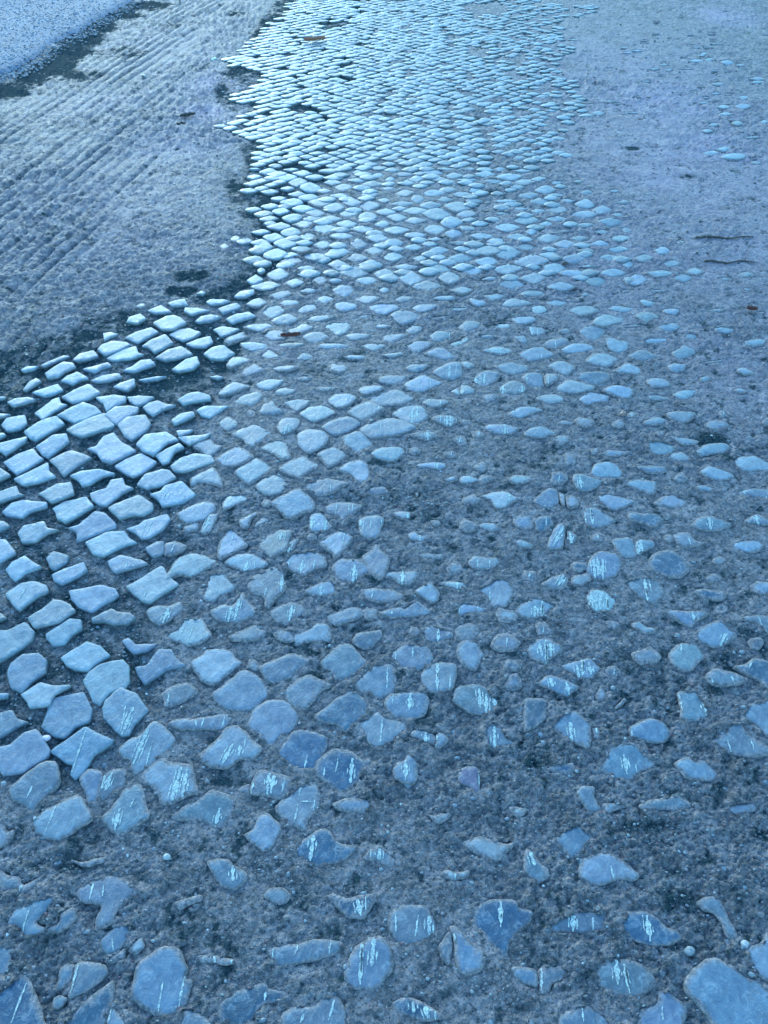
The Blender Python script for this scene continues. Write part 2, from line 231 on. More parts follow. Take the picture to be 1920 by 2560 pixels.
# ------------------------------------------------------------------ stones: outlines on the ground, digitised from the place
POLYS = """M0,2178 23,2189 50,2190 57,2210 78,2201 105,2187 90,2211 50,2237 39,2222 0,2229|56,2208,47,2232,n
M26,2296 39,2275 69,2264 99,2250 133,2240 139,2250 112,2281 87,2305 115,2317 99,2332 75,2344 60,2338 54,2323 26,2311|74,2272,56,2329,n
M148,2281 184,2268 188,2299 145,2330 115,2320 145,2308
M196,2229 232,2205 277,2192 316,2208 341,2235 319,2244 294,2262 280,2302 259,2311 241,2320 238,2296 256,2259 205,2256|232,2208,222,2250,n;259,2211,256,2241,n
M437,2253 470,2244 500,2235 503,2250 470,2262 452,2272
M253,2353 289,2314 319,2312 322,2332 313,2356 289,2377 271,2383 256,2371|280,2347,283,2377,n
D271,2395 313,2368 310,2392 286,2407
W332,2356 353,2341 362,2365 341,2383 322,2377
M359,2404 407,2372 440,2375 461,2422 455,2449 473,2449 461,2498 440,2522 398,2534 359,2513 335,2485 341,2449 347,2419|407,2455,395,2528,n;461,2440,446,2519,n
M193,2407 256,2410 265,2431 241,2455 211,2476 172,2492 184,2446|196,2410,178,2482,n
D-27,2501 0,2479 36,2446 63,2437 71,2455 87,2495 108,2560 99,2588 -27,2588|66,2458,30,2558,n
D142,2588 160,2560 199,2519 247,2479 280,2458 277,2507 259,2560 250,2588
L280,2516 301,2540 316,2560 325,2588 259,2588 265,2560|277,2516,271,2558,n
M136,2495 151,2489 167,2495 151,2519 133,2525
M-18,2368 30,2368 24,2416 15,2437 -18,2431|24,2407,18,2431,n
M151,2422 169,2410 187,2413 175,2449 151,2473 142,2467
L658,2238 676,2220 709,2217 727,2238 709,2259 685,2256 673,2250
D818,2240 842,2235 869,2247 902,2238 935,2234 935,2250 917,2275 905,2293 866,2290 854,2272 836,2253|893,2247,902,2290,w;914,2241,914,2275,n
M679,2371 721,2362 751,2359 781,2347 845,2353 842,2371 821,2389 745,2407 703,2410 685,2392|682,2371,681,2394,n;745,2362,736,2389,n;827,2353,822,2386,n
M866,2431 878,2395 896,2365 947,2344 968,2365 980,2401 974,2431 938,2467 902,2467 878,2464|905,2359,900,2461,c;935,2347,929,2416,w
W489,2386 531,2389 579,2398 576,2410 504,2407|534,2389,540,2410,n;579,2398,578,2413,n
D552,2510 601,2479 649,2461 664,2464 667,2473 706,2479 712,2498 691,2507 661,2507 643,2528 631,2549 595,2560 561,2552|665,2479,661,2501,n
M712,2531 745,2516 787,2516 809,2492 839,2495 854,2522 854,2588 712,2588|836,2498,821,2552,n;760,2534,751,2558,n
M456,2526 480,2526 507,2537 525,2560 525,2588 456,2588|522,2552,525,2582,n
L1105,2181 1120,2172 1141,2181 1171,2174 1168,2190 1138,2201 1117,2193|1138,2178,1138,2199,n
M977,2287 999,2268 1029,2265 1065,2267 1072,2287 1090,2296 1090,2329 1065,2347 1020,2357 990,2347 977,2317|990,2284,989,2329,n;1046,2287,1038,2341,n;1073,2290,1073,2338,w
D1189,2290 1207,2262 1237,2253 1285,2256 1292,2275 1325,2281 1316,2308 1285,2332 1273,2356 1267,2383 1252,2377 1228,2344 1207,2326 1192,2308|1252,2253,1252,2317,c
M1129,2323 1141,2317 1156,2332 1183,2356 1201,2371 1209,2401 1195,2425 1165,2431 1147,2422 1141,2389 1138,2356|1135,2332,1138,2350,n
M1096,2365 1117,2338 1127,2332 1130,2368 1126,2410 1105,2392
M1379,2317 1397,2296 1433,2290 1448,2279 1490,2281 1512,2290 1515,2317 1490,2329 1448,2332 1412,2329 1388,2329|1433,2284,1433,2329,w;1482,2293,1483,2326,n
M1276,2416 1337,2422 1344,2437 1340,2464 1322,2461 1292,2443
M1352,2416 1388,2415 1424,2422 1412,2446 1382,2458 1370,2482 1352,2479|1354,2416,1354,2476,n
D987,2507 1008,2495 1050,2504 1075,2516 1102,2537 1090,2549 1050,2549 1014,2531 993,2525|1032,2504,1035,2531,w;1062,2516,1072,2546,w;1087,2528,1090,2549,n
M1412,2534 1454,2516 1472,2516 1512,2540 1527,2560 1527,2588 1400,2588 1400,2552|1454,2516,1459,2555,n
D1316,2552 1328,2546 1340,2555 1328,2564
D1553,2302 1571,2281 1613,2281 1637,2290 1661,2317 1685,2323 1697,2338 1676,2356 1631,2360 1589,2344 1559,2326|1617,2287,1626,2353,w
M1745,2259 1767,2244 1794,2244 1809,2265 1821,2296 1842,2332 1836,2347 1815,2332 1803,2302 1788,2281 1761,2275
L1869,2368 1905,2359 1917,2341 1932,2338 1956,2347 1956,2455 1932,2449 1902,2437 1875,2401
M1724,2458 1745,2425 1782,2401 1836,2419 1857,2443 1896,2458 1920,2485 1944,2507 1944,2582 1797,2582 1782,2543 1758,2510 1733,2485
M1495,2425 1535,2395 1553,2401 1595,2407 1619,2425 1634,2449 1619,2476 1583,2485 1541,2479 1513,2470 1498,2446|1541,2398,1544,2461,w;1560,2410,1575,2482,c
M1649,2479 1676,2476 1685,2498 1712,2516 1706,2560 1706,2588 1598,2588 1598,2560 1604,2531 1631,2513 1646,2504|1655,2516,1657,2552,n
M-21,1786 27,1774 39,1795 66,1803 39,1816 0,1840 -21,1846
M105,1813 121,1774 115,1756 151,1741 205,1732 223,1774 217,1801 184,1816 160,1840 133,1834 118,1825
L-21,1873 27,1861 57,1834 84,1825 93,1831 118,1873 112,1888 54,1925 9,1932 0,1919 -21,1913
M133,1873 178,1843 211,1819 256,1843 277,1852 265,1864 232,1885 208,1925 187,1940 175,1931 181,1907 163,1901 133,1879|214,1825,178,1931,n
L301,1867 329,1846 347,1843 377,1809 389,1807 431,1843 425,1861 371,1910 341,1925 329,1913 329,1895 304,1885|371,1819,332,1907,w;380,1852,362,1916,n
M258,1771 265,1750 301,1720 338,1735 365,1774 332,1807 319,1831 301,1834 283,1816 262,1792|332,1765,304,1834,w;313,1762,301,1828,n
M422,1809 440,1798 500,1792 561,1780 567,1801 552,1819 494,1819 452,1819|509,1792,503,1813,n;561,1789,555,1813,n;488,1798,491,1813,n
M24,1970 60,1940 105,1907 136,1910 142,1949 133,1967 99,1997 84,2021 72,2018 57,2003 36,1997|81,1964,66,1994,n
M200,1940 223,1922 250,1931 253,1949 244,1979 235,2000 217,2000 211,1973 202,1958
M256,1940 286,1922 313,1925 307,1958 256,1997 244,1985 250,1958|280,1931,262,1976,w;262,1937,247,1976,w
L359,1931 404,1896 434,1910 470,1911 479,1931 488,1979 467,1982 452,1991 428,2003 401,2003 395,1976 377,1964 359,1952|452,1916,431,2000,w;467,1922,455,1991,w;440,1949,428,2000,w
L87,2051 118,2021 142,2012 187,1991 199,1997 223,2045 193,2066 169,2084 142,2096 115,2087 90,2075|139,2015,113,2078,n
M258,2039 292,2003 301,1979 338,1962 350,1964 356,2003 368,2039 338,2060 304,2081 277,2069 262,2051|335,1994,325,2018,n;298,2021,286,2075,w;283,2042,280,2063,n
M431,2039 470,2012 500,2000 524,1976 558,1985 585,2000 573,2033 552,2066 524,2060 500,2045 452,2048|549,2018,539,2057,w
M-18,2060 9,2060 15,2081 33,2069 24,2099 0,2115 -18,2115
M181,2148 211,2154 262,2139 253,2157 211,2166
L625,1804 640,1771 673,1753 715,1756 739,1786 736,1807 718,1825 697,1837 685,1861 658,1849 652,1831 628,1819
L509,1879 549,1846 558,1825 585,1815 607,1825 625,1846 649,1864 640,1882 619,1895 598,1892 579,1910 540,1913 513,1898|613,1843,610,1867,n;582,1858,554,1910,w;601,1861,596,1888,w
D700,1876 721,1849 730,1831 760,1827 812,1840 812,1861 796,1892 781,1919 760,1923 730,1913 706,1892|768,1885,760,1922,n
D793,1922 799,1901 836,1873 875,1879 893,1895 923,1901 905,1922 899,1946 875,1964 860,1976 836,1967 812,1946 796,1937|881,1895,875,1955,w;812,1916,809,1937,n;845,1895,839,1928,n
M899,1807 923,1792 947,1777 959,1792 1004,1804 1010,1825 962,1855 935,1867 920,1840 908,1822|956,1795,950,1861,n
D790,1786 827,1759 842,1744 881,1726 911,1750 917,1780 896,1798 863,1825 848,1807 805,1798
D592,1970 622,1955 625,1976 622,1982 601,1979
M643,1931 655,1925 673,1928 703,1937 727,1943 718,1973 694,1994 673,1985 631,1982 631,1961|673,1931,667,1985,w;685,1937,676,1982,w;712,1943,705,1979,n;634,1955,626,1985,n
M691,2015 715,1991 748,1964 769,1956 790,1964 796,1991 790,2021 769,2042 769,2069 751,2069 721,2051 697,2030|753,1961,747,1988,n;745,2009,736,2054,n;798,1985,793,2027,w;751,2002,778,2002,n
M836,2006 875,1992 917,1994 926,2015 914,2027 881,2030 842,2018|926,2015,929,2036,w
L614,2084 637,2069 646,2039 670,2033 682,2048 700,2069 688,2096 673,2118 655,2121 643,2109 622,2093
D739,2118 781,2084 809,2074 824,2081 839,2109 890,2116 848,2151 812,2157 772,2157 742,2136|784,2087,775,2151,w
M908,2145 926,2124 950,2115 974,2133 989,2148 986,2163 959,2163 938,2151|950,2121,947,2148,w;928,2127,926,2142,n
M519,2154 546,2146 573,2149 585,2163 613,2181 610,2199 582,2220 555,2211 534,2184|582,2163,582,2202,w
M1026,1837 1035,1825 1053,1821 1087,1834 1085,1858 1078,1855 1059,1852|1064,1828,1064,1855,w
L1090,1840 1099,1828 1114,1834 1123,1846 1105,1864 1090,1867|1093,1834,1090,1867,n
M1216,1840 1216,1819 1231,1804 1255,1822 1267,1843 1285,1852 1282,1861 1243,1867 1225,1867|1236,1816,1237,1867,w;1216,1840,1216,1864,n
D1311,1744 1364,1747 1365,1774 1361,1798 1316,1825 1313,1792
M1388,1810 1397,1792 1421,1778 1442,1780 1472,1804 1475,1843 1472,1864 1433,1852 1391,1825|1426,1804,1430,1851,w
M984,1919 996,1904 1011,1901 1020,1885 1032,1892 1041,1913 1041,1943 1032,1955 1014,1952 990,1940|1014,1898,1014,1949,w
P1147,1937 1156,1919 1189,1913 1198,1928 1198,1973 1189,1979 1174,1961 1147,1958|1197,1925,1198,1961,n
D1370,1923 1391,1907 1430,1907 1439,1922 1424,1937 1397,1931
W1065,2033 1087,2039 1117,2027 1126,2036 1099,2057 1087,2051
L1275,2015 1295,2015 1314,2018 1313,2033 1295,2042 1282,2030
L1162,2105 1198,2089 1225,2099 1261,2109 1284,2099 1267,2127 1240,2151 1219,2142 1195,2133 1171,2118
M1385,2096 1418,2072 1448,2065 1475,2084 1472,2105 1451,2133 1427,2139 1406,2115
M1313,2142 1322,2121 1352,2157 1367,2166 1370,2190 1346,2205 1328,2190 1313,2172|1323,2121,1337,2163,w
L1480,1816 1500,1822 1501,1846 1485,1846|1482,1816,1485,1846,w
M1578,1819 1601,1807 1631,1797 1658,1807 1676,1831 1658,1852 1631,1852 1607,1846 1583,1840|1580,1819,1580,1840,n
M1503,1916 1519,1898 1516,1879 1541,1864 1583,1858 1601,1876 1613,1892 1631,1904 1625,1916 1598,1925 1571,1946 1535,1943 1516,1925|1560,1885,1568,1934,w;1590,1910,1592,1928,n
M1779,1849 1812,1837 1827,1807 1857,1807 1866,1834 1896,1852 1920,1870 1917,1882 1890,1888 1842,1885 1791,1864|1819,1849,1828,1879,n;1878,1852,1884,1873,n
M1863,1780 1878,1762 1920,1753 1944,1762 1944,1855 1914,1834 1890,1807 1866,1798
L1691,1910 1715,1893 1739,1901 1764,1901 1782,1922 1800,1931 1791,1946 1752,1946 1718,1943 1703,1925
M1443,1979 1456,1967 1486,1967 1486,1991 1504,2015 1495,2027 1471,2024 1459,2003
L1507,2012 1532,2003 1568,2015 1541,2021 1522,2033
M1601,2009 1637,1997 1670,1994 1685,1986 1721,2003 1721,2015 1691,2024 1643,2021 1613,2021
L1821,2018 1848,2009 1887,2005 1887,2021 1851,2036 1833,2027
L1456,2169 1468,2145 1522,2133 1547,2148 1565,2160 1592,2184 1583,2196 1541,2196 1510,2209 1480,2205 1456,2190|1527,2163,1536,2199,n
L15,1421 30,1403 60,1388 78,1403 99,1415 60,1430 36,1448 24,1436
L130,1433 160,1418 205,1403 214,1424 196,1436 154,1457 136,1448
M127,1418 115,1394 133,1376 169,1388 163,1403 136,1421
L271,1400 301,1385 353,1400 365,1406 325,1418 289,1427 277,1418|335,1400,329,1427,n;316,1400,313,1427,n
L14,1481 54,1454 81,1450 110,1460 115,1475 81,1493 48,1521 30,1502|65,1463,48,1493,n
L72,1539 102,1521 130,1498 148,1499 169,1508 181,1524 145,1551 121,1557 87,1564 75,1548
L175,1475 250,1462 283,1469 292,1484 277,1496 253,1508 229,1525 196,1512 181,1493
L319,1463 350,1445 398,1414 407,1418 416,1439 440,1457 407,1478 374,1502 356,1496 322,1469|366,1472,359,1490,n
L-21,1575 18,1572 57,1554 72,1566 81,1578 75,1596 51,1617 0,1647 -21,1656
L116,1581 139,1566 172,1545 199,1548 199,1569 175,1584 160,1605 133,1609 118,1593
M231,1542 259,1527 277,1519 289,1527 322,1530 332,1539 313,1554 280,1557 256,1548 232,1551
M368,1524 389,1512 419,1512 446,1502 452,1521 434,1536 407,1554 395,1557 374,1542|422,1515,405,1557,w
L416,1584 446,1569 461,1545 500,1543 512,1566 524,1584 500,1602 470,1611 446,1599 422,1593|461,1563,452,1581,n;482,1566,467,1605,n
L155,1641 169,1632 214,1603 247,1614 268,1635 241,1653 217,1673 187,1668 166,1659
M307,1599 322,1593 338,1608 389,1605 365,1623 332,1629 316,1614
L211,1701 223,1680 250,1662 301,1650 316,1665 319,1701 304,1719 271,1729 250,1756 232,1747 223,1725
M18,1680 27,1656 54,1635 93,1634 112,1650 108,1677 75,1701 54,1724 27,1713
M341,1665 368,1659 395,1623 425,1623 434,1641 458,1661 416,1671 386,1689 362,1704 347,1683
L53,1732 99,1704 130,1713 172,1712 133,1735 121,1759 75,1765 66,1747
M401,1735 434,1710 467,1706 491,1725 476,1738 446,1756 413,1762 410,1744|422,1732,416,1762,n
M-18,1732 18,1730 15,1741 -18,1747
M-18,1527 0,1530 14,1540 0,1546 -18,1548
L408,1451 444,1394 480,1382 510,1388 537,1403 510,1421 480,1436 450,1430|504,1418,503,1427,n
L561,1406 585,1385 625,1382 670,1406 652,1418 610,1424 595,1418|619,1400,607,1439,w;638,1400,634,1424,n
L518,1469 525,1433 561,1432 570,1448 585,1460 582,1472 555,1481 534,1499 507,1493|543,1463,539,1481,n
M622,1460 634,1439 688,1415 703,1427 706,1448 712,1472 691,1484 673,1512 661,1508 661,1487 631,1478|668,1463,661,1487,n;706,1436,702,1478,w
M527,1524 564,1507 579,1512 607,1478 613,1499 643,1524 625,1536 588,1552 543,1545|578,1515,570,1551,w;598,1496,585,1548,w
L708,1406 730,1382 781,1376 809,1391 812,1412 784,1421 757,1438 739,1427 718,1418|757,1400,751,1433,w;787,1400,783,1424,n;724,1400,721,1412,n
M831,1418 854,1397 896,1400 935,1424 911,1433 890,1447 881,1457 845,1442|887,1412,882,1454,w
L763,1475 799,1457 827,1450 836,1463 842,1481 799,1487 775,1481|802,1463,801,1487,w;842,1469,839,1484,n
M676,1530 700,1512 730,1504 757,1512 763,1527 736,1542 718,1560 691,1548|730,1512,723,1551,w
M821,1536 848,1527 881,1515 902,1521 902,1539 863,1554 842,1560 824,1548
M902,1472 944,1469 977,1472 1004,1484 992,1499 944,1502 917,1493|932,1475,929,1496,n
M573,1587 610,1572 637,1558 646,1569 664,1573 655,1587 625,1599 585,1596
L730,1596 742,1581 766,1575 793,1557 815,1560 824,1581 821,1599 775,1599 742,1608
D881,1599 899,1578 926,1576 950,1572 953,1587 926,1617 902,1614
L480,1650 510,1635 516,1622 543,1620 573,1626 585,1644 598,1653 576,1671 537,1706 510,1698 486,1668
M649,1665 673,1653 727,1632 748,1638 769,1650 742,1671 721,1689 691,1703 667,1695 658,1677
M805,1653 833,1626 851,1611 875,1612 896,1635 914,1650 893,1671 863,1695 839,1689 833,1671 812,1665
L533,1732 573,1704 595,1683 616,1677 646,1695 667,1729 658,1741 631,1768 592,1768 555,1762 540,1744
M714,1725 739,1701 772,1686 796,1698 824,1713 799,1725 781,1747 760,1768 730,1756 718,1744
M890,1704 917,1680 935,1662 968,1661 980,1665 989,1701 977,1732 944,1741 923,1729 896,1719|969,1668,967,1719,n
M953,1530 974,1521 1004,1515 1013,1521 1022,1512 1041,1501 1071,1527 1050,1536 1004,1539 980,1542|980,1527,979,1536,n
L1172,1405 1189,1391 1216,1394 1243,1394 1249,1406 1225,1420 1189,1421|1194,1400,1194,1418,n;1224,1400,1224,1418,n
L963,1430 1005,1427 1047,1427 1041,1445 1020,1460 1002,1460 984,1445 963,1442|1007,1427,1005,1465,w
L1038,1478 1068,1457 1084,1463 1099,1481 1093,1496 1081,1504 1065,1493
W1096,1457 1129,1451 1156,1454 1168,1465 1147,1472 1129,1466|1142,1454,1144,1478,w
L1195,1472 1225,1460 1240,1447 1261,1448 1282,1469 1279,1496 1261,1515 1228,1512 1222,1493 1198,1478|1225,1478,1225,1502,n
M1355,1457 1382,1442 1409,1435 1421,1448 1409,1469 1376,1469|1409,1439,1394,1466,w
L1430,1460 1433,1439 1472,1433 1478,1451 1454,1463
L1145,1533 1147,1515 1159,1508 1183,1512 1216,1521 1201,1530 1171,1530 1153,1539|1150,1515,1147,1533,n;1194,1512,1194,1524,n
L1293,1530 1295,1518 1337,1493 1361,1499 1394,1515 1367,1527 1352,1542 1313,1545|1355,1502,1355,1542,c;1337,1515,1337,1542,w
M1058,1575 1075,1561 1096,1569 1132,1581 1129,1593 1093,1602 1072,1605|1096,1569,1095,1602,c
L1144,1629 1147,1611 1168,1597 1192,1605 1198,1623 1212,1632 1195,1656 1189,1668 1165,1665 1150,1644
L1320,1623 1340,1599 1367,1596 1403,1614 1403,1629 1376,1641 1367,1659 1334,1641|1364,1599,1367,1659,c;1349,1608,1355,1638,w;1376,1608,1377,1641,w
M981,1638 993,1623 1014,1608 1035,1612 1068,1620 1078,1644 1059,1665 1029,1673 1005,1665 987,1647|990,1623,989,1647,n;1032,1617,1031,1641,n
M1055,1686 1072,1662 1096,1656 1135,1658 1138,1680 1129,1719 1099,1727 1065,1719|1094,1656,1093,1725,c;1127,1686,1124,1719,n
M965,1759 975,1735 1011,1730 1059,1730 1070,1750 1059,1783 1035,1792 993,1789 972,1771|983,1732,981,1759,n;1026,1732,1023,1774,w
M1138,1750 1147,1716 1192,1710 1222,1722 1234,1744 1246,1753 1231,1774 1216,1783 1177,1777 1147,1756|1198,1719,1201,1768,w;1216,1732,1216,1780,w;1233,1738,1239,1762,w
L1406,1662 1442,1653 1472,1644 1499,1671 1484,1689 1448,1695 1433,1680|1457,1647,1457,1686,c;1442,1662,1448,1692,w;1472,1656,1478,1686,w
M1349,1707 1373,1688 1412,1698 1448,1713 1430,1725 1421,1738 1388,1725|1376,1695,1382,1716,w;1415,1704,1424,1735,w
M1468,1427 1483,1391 1504,1382 1541,1388 1553,1418 1535,1439 1510,1445 1489,1445|1483,1400,1488,1445,w;1506,1400,1507,1448,w;1492,1394,1495,1439,w
D1622,1406 1643,1382 1679,1376 1709,1400 1721,1421 1700,1442 1667,1439 1637,1424
M1565,1457 1589,1445 1625,1445 1652,1466 1658,1484 1634,1508 1613,1499 1583,1481|1610,1448,1620,1505,c;1622,1451,1628,1481,n
D1736,1481 1752,1472 1818,1481 1809,1496 1794,1499 1755,1490
L1875,1463 1893,1451 1920,1454 1944,1460 1932,1481 1896,1484
W1470,1493 1483,1475 1516,1481 1541,1502 1535,1518 1516,1527 1495,1528 1477,1515|1485,1478,1492,1527,w;1515,1484,1521,1530,c;1501,1484,1500,1524,w;1477,1490,1483,1521,w
M1661,1527 1697,1527 1727,1530 1755,1527 1767,1536 1742,1551 1727,1566 1703,1554 1682,1539|1730,1530,1735,1551,w;1744,1536,1745,1548,n
L1580,1557 1601,1552 1613,1566 1634,1569 1637,1581 1607,1581 1589,1569
L1736,1590 1755,1569 1782,1557 1803,1551 1818,1569 1842,1587 1818,1605 1791,1617 1764,1608|1815,1584,1800,1614,w
M1851,1548 1890,1537 1914,1539 1944,1551 1944,1581 1914,1575 1899,1557|1896,1542,1905,1563,n
L1673,1635 1700,1609 1733,1608 1761,1641 1739,1659 1727,1674 1691,1668|1703,1611,1703,1635,n
D1839,1665 1872,1659 1884,1644 1920,1656 1944,1665 1944,1719 1914,1716 1893,1695 1857,1677|1878,1656,1872,1671,n
M1767,1689 1788,1671 1836,1683 1860,1695 1848,1710 1812,1713 1779,1707|1827,1689,1836,1710,n;1779,1695,1782,1710,n
M1697,1732 1739,1729 1758,1753 1770,1777 1764,1792 1736,1800 1709,1798 1703,1762|1758,1753,1767,1789,w;1697,1735,1706,1774,n
L1488,1744 1504,1710 1519,1741 1510,1750
M1541,1762 1562,1744 1565,1753 1544,1768|1542,1738,1542,1768,w;1563,1725,1565,1753,n
L6,1063 18,1045 60,1039 66,1060 48,1072 18,1077
L63,1078 99,1054 139,1042 157,1060 121,1081 90,1099 75,1093
L170,1074 211,1051 259,1033 283,1065 247,1078 205,1092 184,1084
L297,1063 319,1045 362,1039 374,1060 362,1078 329,1099 313,1090
L-18,1083 9,1083 14,1087 0,1095 -18,1096
L-18,1111 15,1104 63,1093 60,1105 30,1125 12,1135 0,1126 -18,1129
L92,1117 133,1089 164,1086 169,1105 145,1123 121,1141 108,1135
L222,1122 244,1114 259,1093 283,1083 301,1105 319,1114 336,1126 277,1156 256,1150 244,1132
L344,1111 365,1087 413,1081 434,1093 443,1101 416,1108 384,1137 359,1126
L389,1138 413,1125 446,1110 458,1120 434,1132 422,1153 407,1159 395,1144
L12,1155 45,1135 81,1122 93,1138 105,1147 66,1172 42,1184 24,1168
L127,1152 157,1135 178,1128 205,1135 225,1143 193,1162 172,1178 160,1188 145,1168
L289,1164 316,1147 353,1134 374,1147 389,1156 356,1181 332,1190 313,1181
L38,1196 69,1181 118,1156 121,1178 136,1190 99,1203 60,1211
L178,1190 205,1178 247,1173 283,1182 253,1190 223,1208 205,1212 193,1196
L344,1208 365,1184 404,1175 422,1178 437,1193 407,1211 368,1218
L429,1164 452,1147 488,1135 524,1141 533,1156 497,1168 461,1179 437,1176
L-18,1168 0,1170 24,1187 0,1197 -18,1202
L-18,1232 39,1215 45,1232 56,1238 18,1247 0,1254 -18,1256
L98,1232 139,1209 175,1205 182,1233 151,1247 127,1254 112,1241
L228,1232 265,1220 277,1200 304,1196 309,1211 329,1218 301,1232 268,1260 250,1259 232,1247
L378,1235 404,1226 413,1215 452,1203 470,1220 485,1235 458,1253 407,1262 398,1247|414,1232,408,1247,n;461,1235,457,1250,n
L8,1277 30,1256 57,1250 112,1256 113,1266 75,1277 54,1291 18,1285
L133,1268 160,1253 211,1242 229,1265 196,1286 163,1303 145,1295 139,1277
L274,1268 295,1257 344,1236 377,1256 377,1271 356,1286 332,1285 301,1295 283,1280|350,1253,344,1268,n
L47,1331 60,1313 108,1303 115,1319 140,1322 115,1331 87,1349 57,1352
L173,1318 199,1310 235,1280 259,1283 286,1307 283,1316 241,1331 193,1349 193,1328
L318,1319 347,1310 362,1298 413,1285 422,1298 404,1322 374,1340 353,1343 338,1328|365,1301,353,1340,n;380,1301,362,1340,n
L448,1283 479,1265 512,1253 533,1259 536,1274 512,1295 470,1307 452,1295
L217,1354 265,1328 307,1325 319,1343 336,1352 295,1367 259,1387 235,1382 223,1364
M365,1366 392,1352 407,1352 407,1379 380,1389 368,1376
M410,1358 437,1351 452,1357 464,1364 452,1373 431,1382 410,1382|437,1355,428,1379,n
L442,1078 482,1074 470,1084 449,1092
L448,1093 500,1089 527,1084 512,1096 473,1111 458,1102
L-18,1346 12,1348 24,1361 36,1379 0,1401 -18,1407
M-18,1301 9,1301 23,1313 0,1325 -18,1325
L546,1060 570,1042 595,1060 588,1069 573,1078 558,1072
L582,1087 610,1072 631,1063 655,1069 676,1084 658,1099 631,1117 616,1111 610,1099
M692,1066 709,1045 745,1048 748,1060 733,1078 706,1087|718,1063,711,1087,w;727,1063,720,1089,n
L744,1087 769,1075 805,1080 821,1096 805,1117 772,1132 751,1117
M807,1069 827,1054 872,1042 899,1060 878,1075 842,1089 821,1081
L857,1096 899,1080 920,1099 937,1113 908,1126 893,1132 866,1117
M903,1072 932,1057 974,1045 1010,1054 1038,1069 992,1087 932,1095 917,1087|950,1060,953,1078,n
L482,1114 498,1105 525,1099 540,1113 560,1114 540,1129 522,1144 510,1132
L539,1150 570,1129 592,1119 610,1125 635,1143 610,1156 592,1164 561,1165|567,1138,561,1159,n
L640,1126 667,1111 697,1099 720,1113 721,1132 727,1144 703,1152 688,1138 661,1128|703,1126,700,1147,n
L587,1182 613,1165 640,1147 661,1159 680,1175 649,1193 623,1211 607,1199
L699,1173 727,1153 763,1140 772,1153 802,1165 769,1181 748,1197 736,1190 709,1181
L793,1138 815,1125 839,1120 872,1138 851,1153 821,1170 809,1153
L846,1178 869,1159 902,1152 917,1162 925,1187 917,1202 893,1205 878,1187
L931,1134 950,1123 980,1120 1004,1120 1010,1132 998,1144 980,1153 944,1147
L480,1193 507,1181 534,1170 552,1196 555,1220 534,1211 504,1206 480,1214
L641,1215 661,1199 691,1188 718,1205 715,1220 697,1232 676,1239 655,1232
M763,1211 815,1197 842,1203 869,1211 827,1232 796,1239 769,1224|827,1214,826,1229,n
L677,1257 709,1241 745,1223 775,1247 784,1265 775,1277 751,1280 736,1292 715,1291 697,1271
D912,1232 932,1217 959,1218 971,1232 941,1238
M813,1268 836,1257 884,1260 902,1265 881,1286 854,1301 842,1289 824,1282|842,1260,839,1286,n;873,1262,872,1283,n;882,1262,881,1280,n
L777,1289 796,1283 815,1292 821,1307 833,1313 815,1325 777,1327|781,1295,778,1325,w;816,1292,812,1325,w;810,1301,805,1322,n
L899,1301 917,1292 944,1289 959,1298 950,1322 944,1340 917,1343 902,1331|902,1301,900,1331,w;928,1295,925,1322,n;953,1298,955,1316,n
W557,1259 570,1241 607,1236 619,1247 601,1256 579,1265 561,1274
L598,1301 619,1289 640,1279 643,1286 628,1298 622,1318 604,1316
W637,1310 655,1292 679,1300 661,1310 643,1319
L501,1322 513,1298 525,1285 543,1286 534,1310 525,1325 509,1333|525,1289,510,1325,w
L480,1307 495,1304 498,1316 486,1325 465,1328 459,1316
L548,1361 567,1322 582,1321 613,1352 613,1364 582,1379 549,1395 545,1379|584,1331,576,1361,n
M650,1361 664,1340 697,1325 727,1327 721,1349 715,1373 691,1385 676,1390 661,1376|703,1331,700,1349,w;714,1328,712,1349,n
M727,1349 748,1346 742,1361 730,1373 721,1385 715,1376|727,1346,720,1382,w
L798,1357 824,1337 854,1324 881,1346 866,1364 839,1396 827,1376|861,1331,857,1361,n;828,1346,824,1364,n
M908,1389 926,1379 940,1361 953,1379 974,1392 968,1419 950,1443 929,1431 914,1410
M1023,1089 1047,1080 1081,1080 1093,1090 1065,1102 1038,1093|1068,1081,1070,1102,w
L1210,1072 1225,1060 1261,1060 1296,1071 1279,1084 1243,1083|1261,1063,1263,1086,w
L1310,1083 1331,1069 1358,1065 1391,1083 1352,1092 1322,1090
L1041,1168 1059,1158 1108,1158 1111,1168 1096,1175|1093,1159,1093,1173,w
L1108,1200 1141,1190 1144,1200 1129,1205
L1148,1202 1153,1191 1177,1190 1198,1202 1177,1209 1156,1209
L1272,1199 1285,1188 1322,1190 1331,1202 1301,1211 1282,1208
W1203,1241 1234,1232 1267,1232 1279,1241 1304,1247 1276,1256 1264,1268 1240,1268 1228,1250|1273,1235,1273,1257,w
M1335,1250 1358,1232 1373,1223 1391,1226 1397,1253 1376,1269 1355,1265
L1399,1233 1412,1238 1412,1268 1402,1256
L1415,1244 1430,1238 1445,1247 1448,1265 1421,1271
M1433,1190 1454,1185 1478,1193 1506,1202 1496,1214 1469,1226 1445,1223|1448,1190,1453,1223,w
L978,1283 1005,1277 1026,1283 1023,1295 1005,1298|1020,1280,1019,1298,w
L1075,1301 1099,1301 1102,1310 1087,1316
L1022,1337 1038,1328 1050,1337 1065,1337 1062,1349 1050,1354 1029,1349|1050,1337,1050,1354,n
L1195,1313 1216,1307 1237,1310 1249,1322 1228,1331 1207,1322
M1284,1301 1298,1291 1328,1289 1331,1322 1307,1322 1289,1316
D1338,1301 1352,1291 1376,1292 1382,1310 1364,1324 1340,1325|1365,1295,1365,1316,n
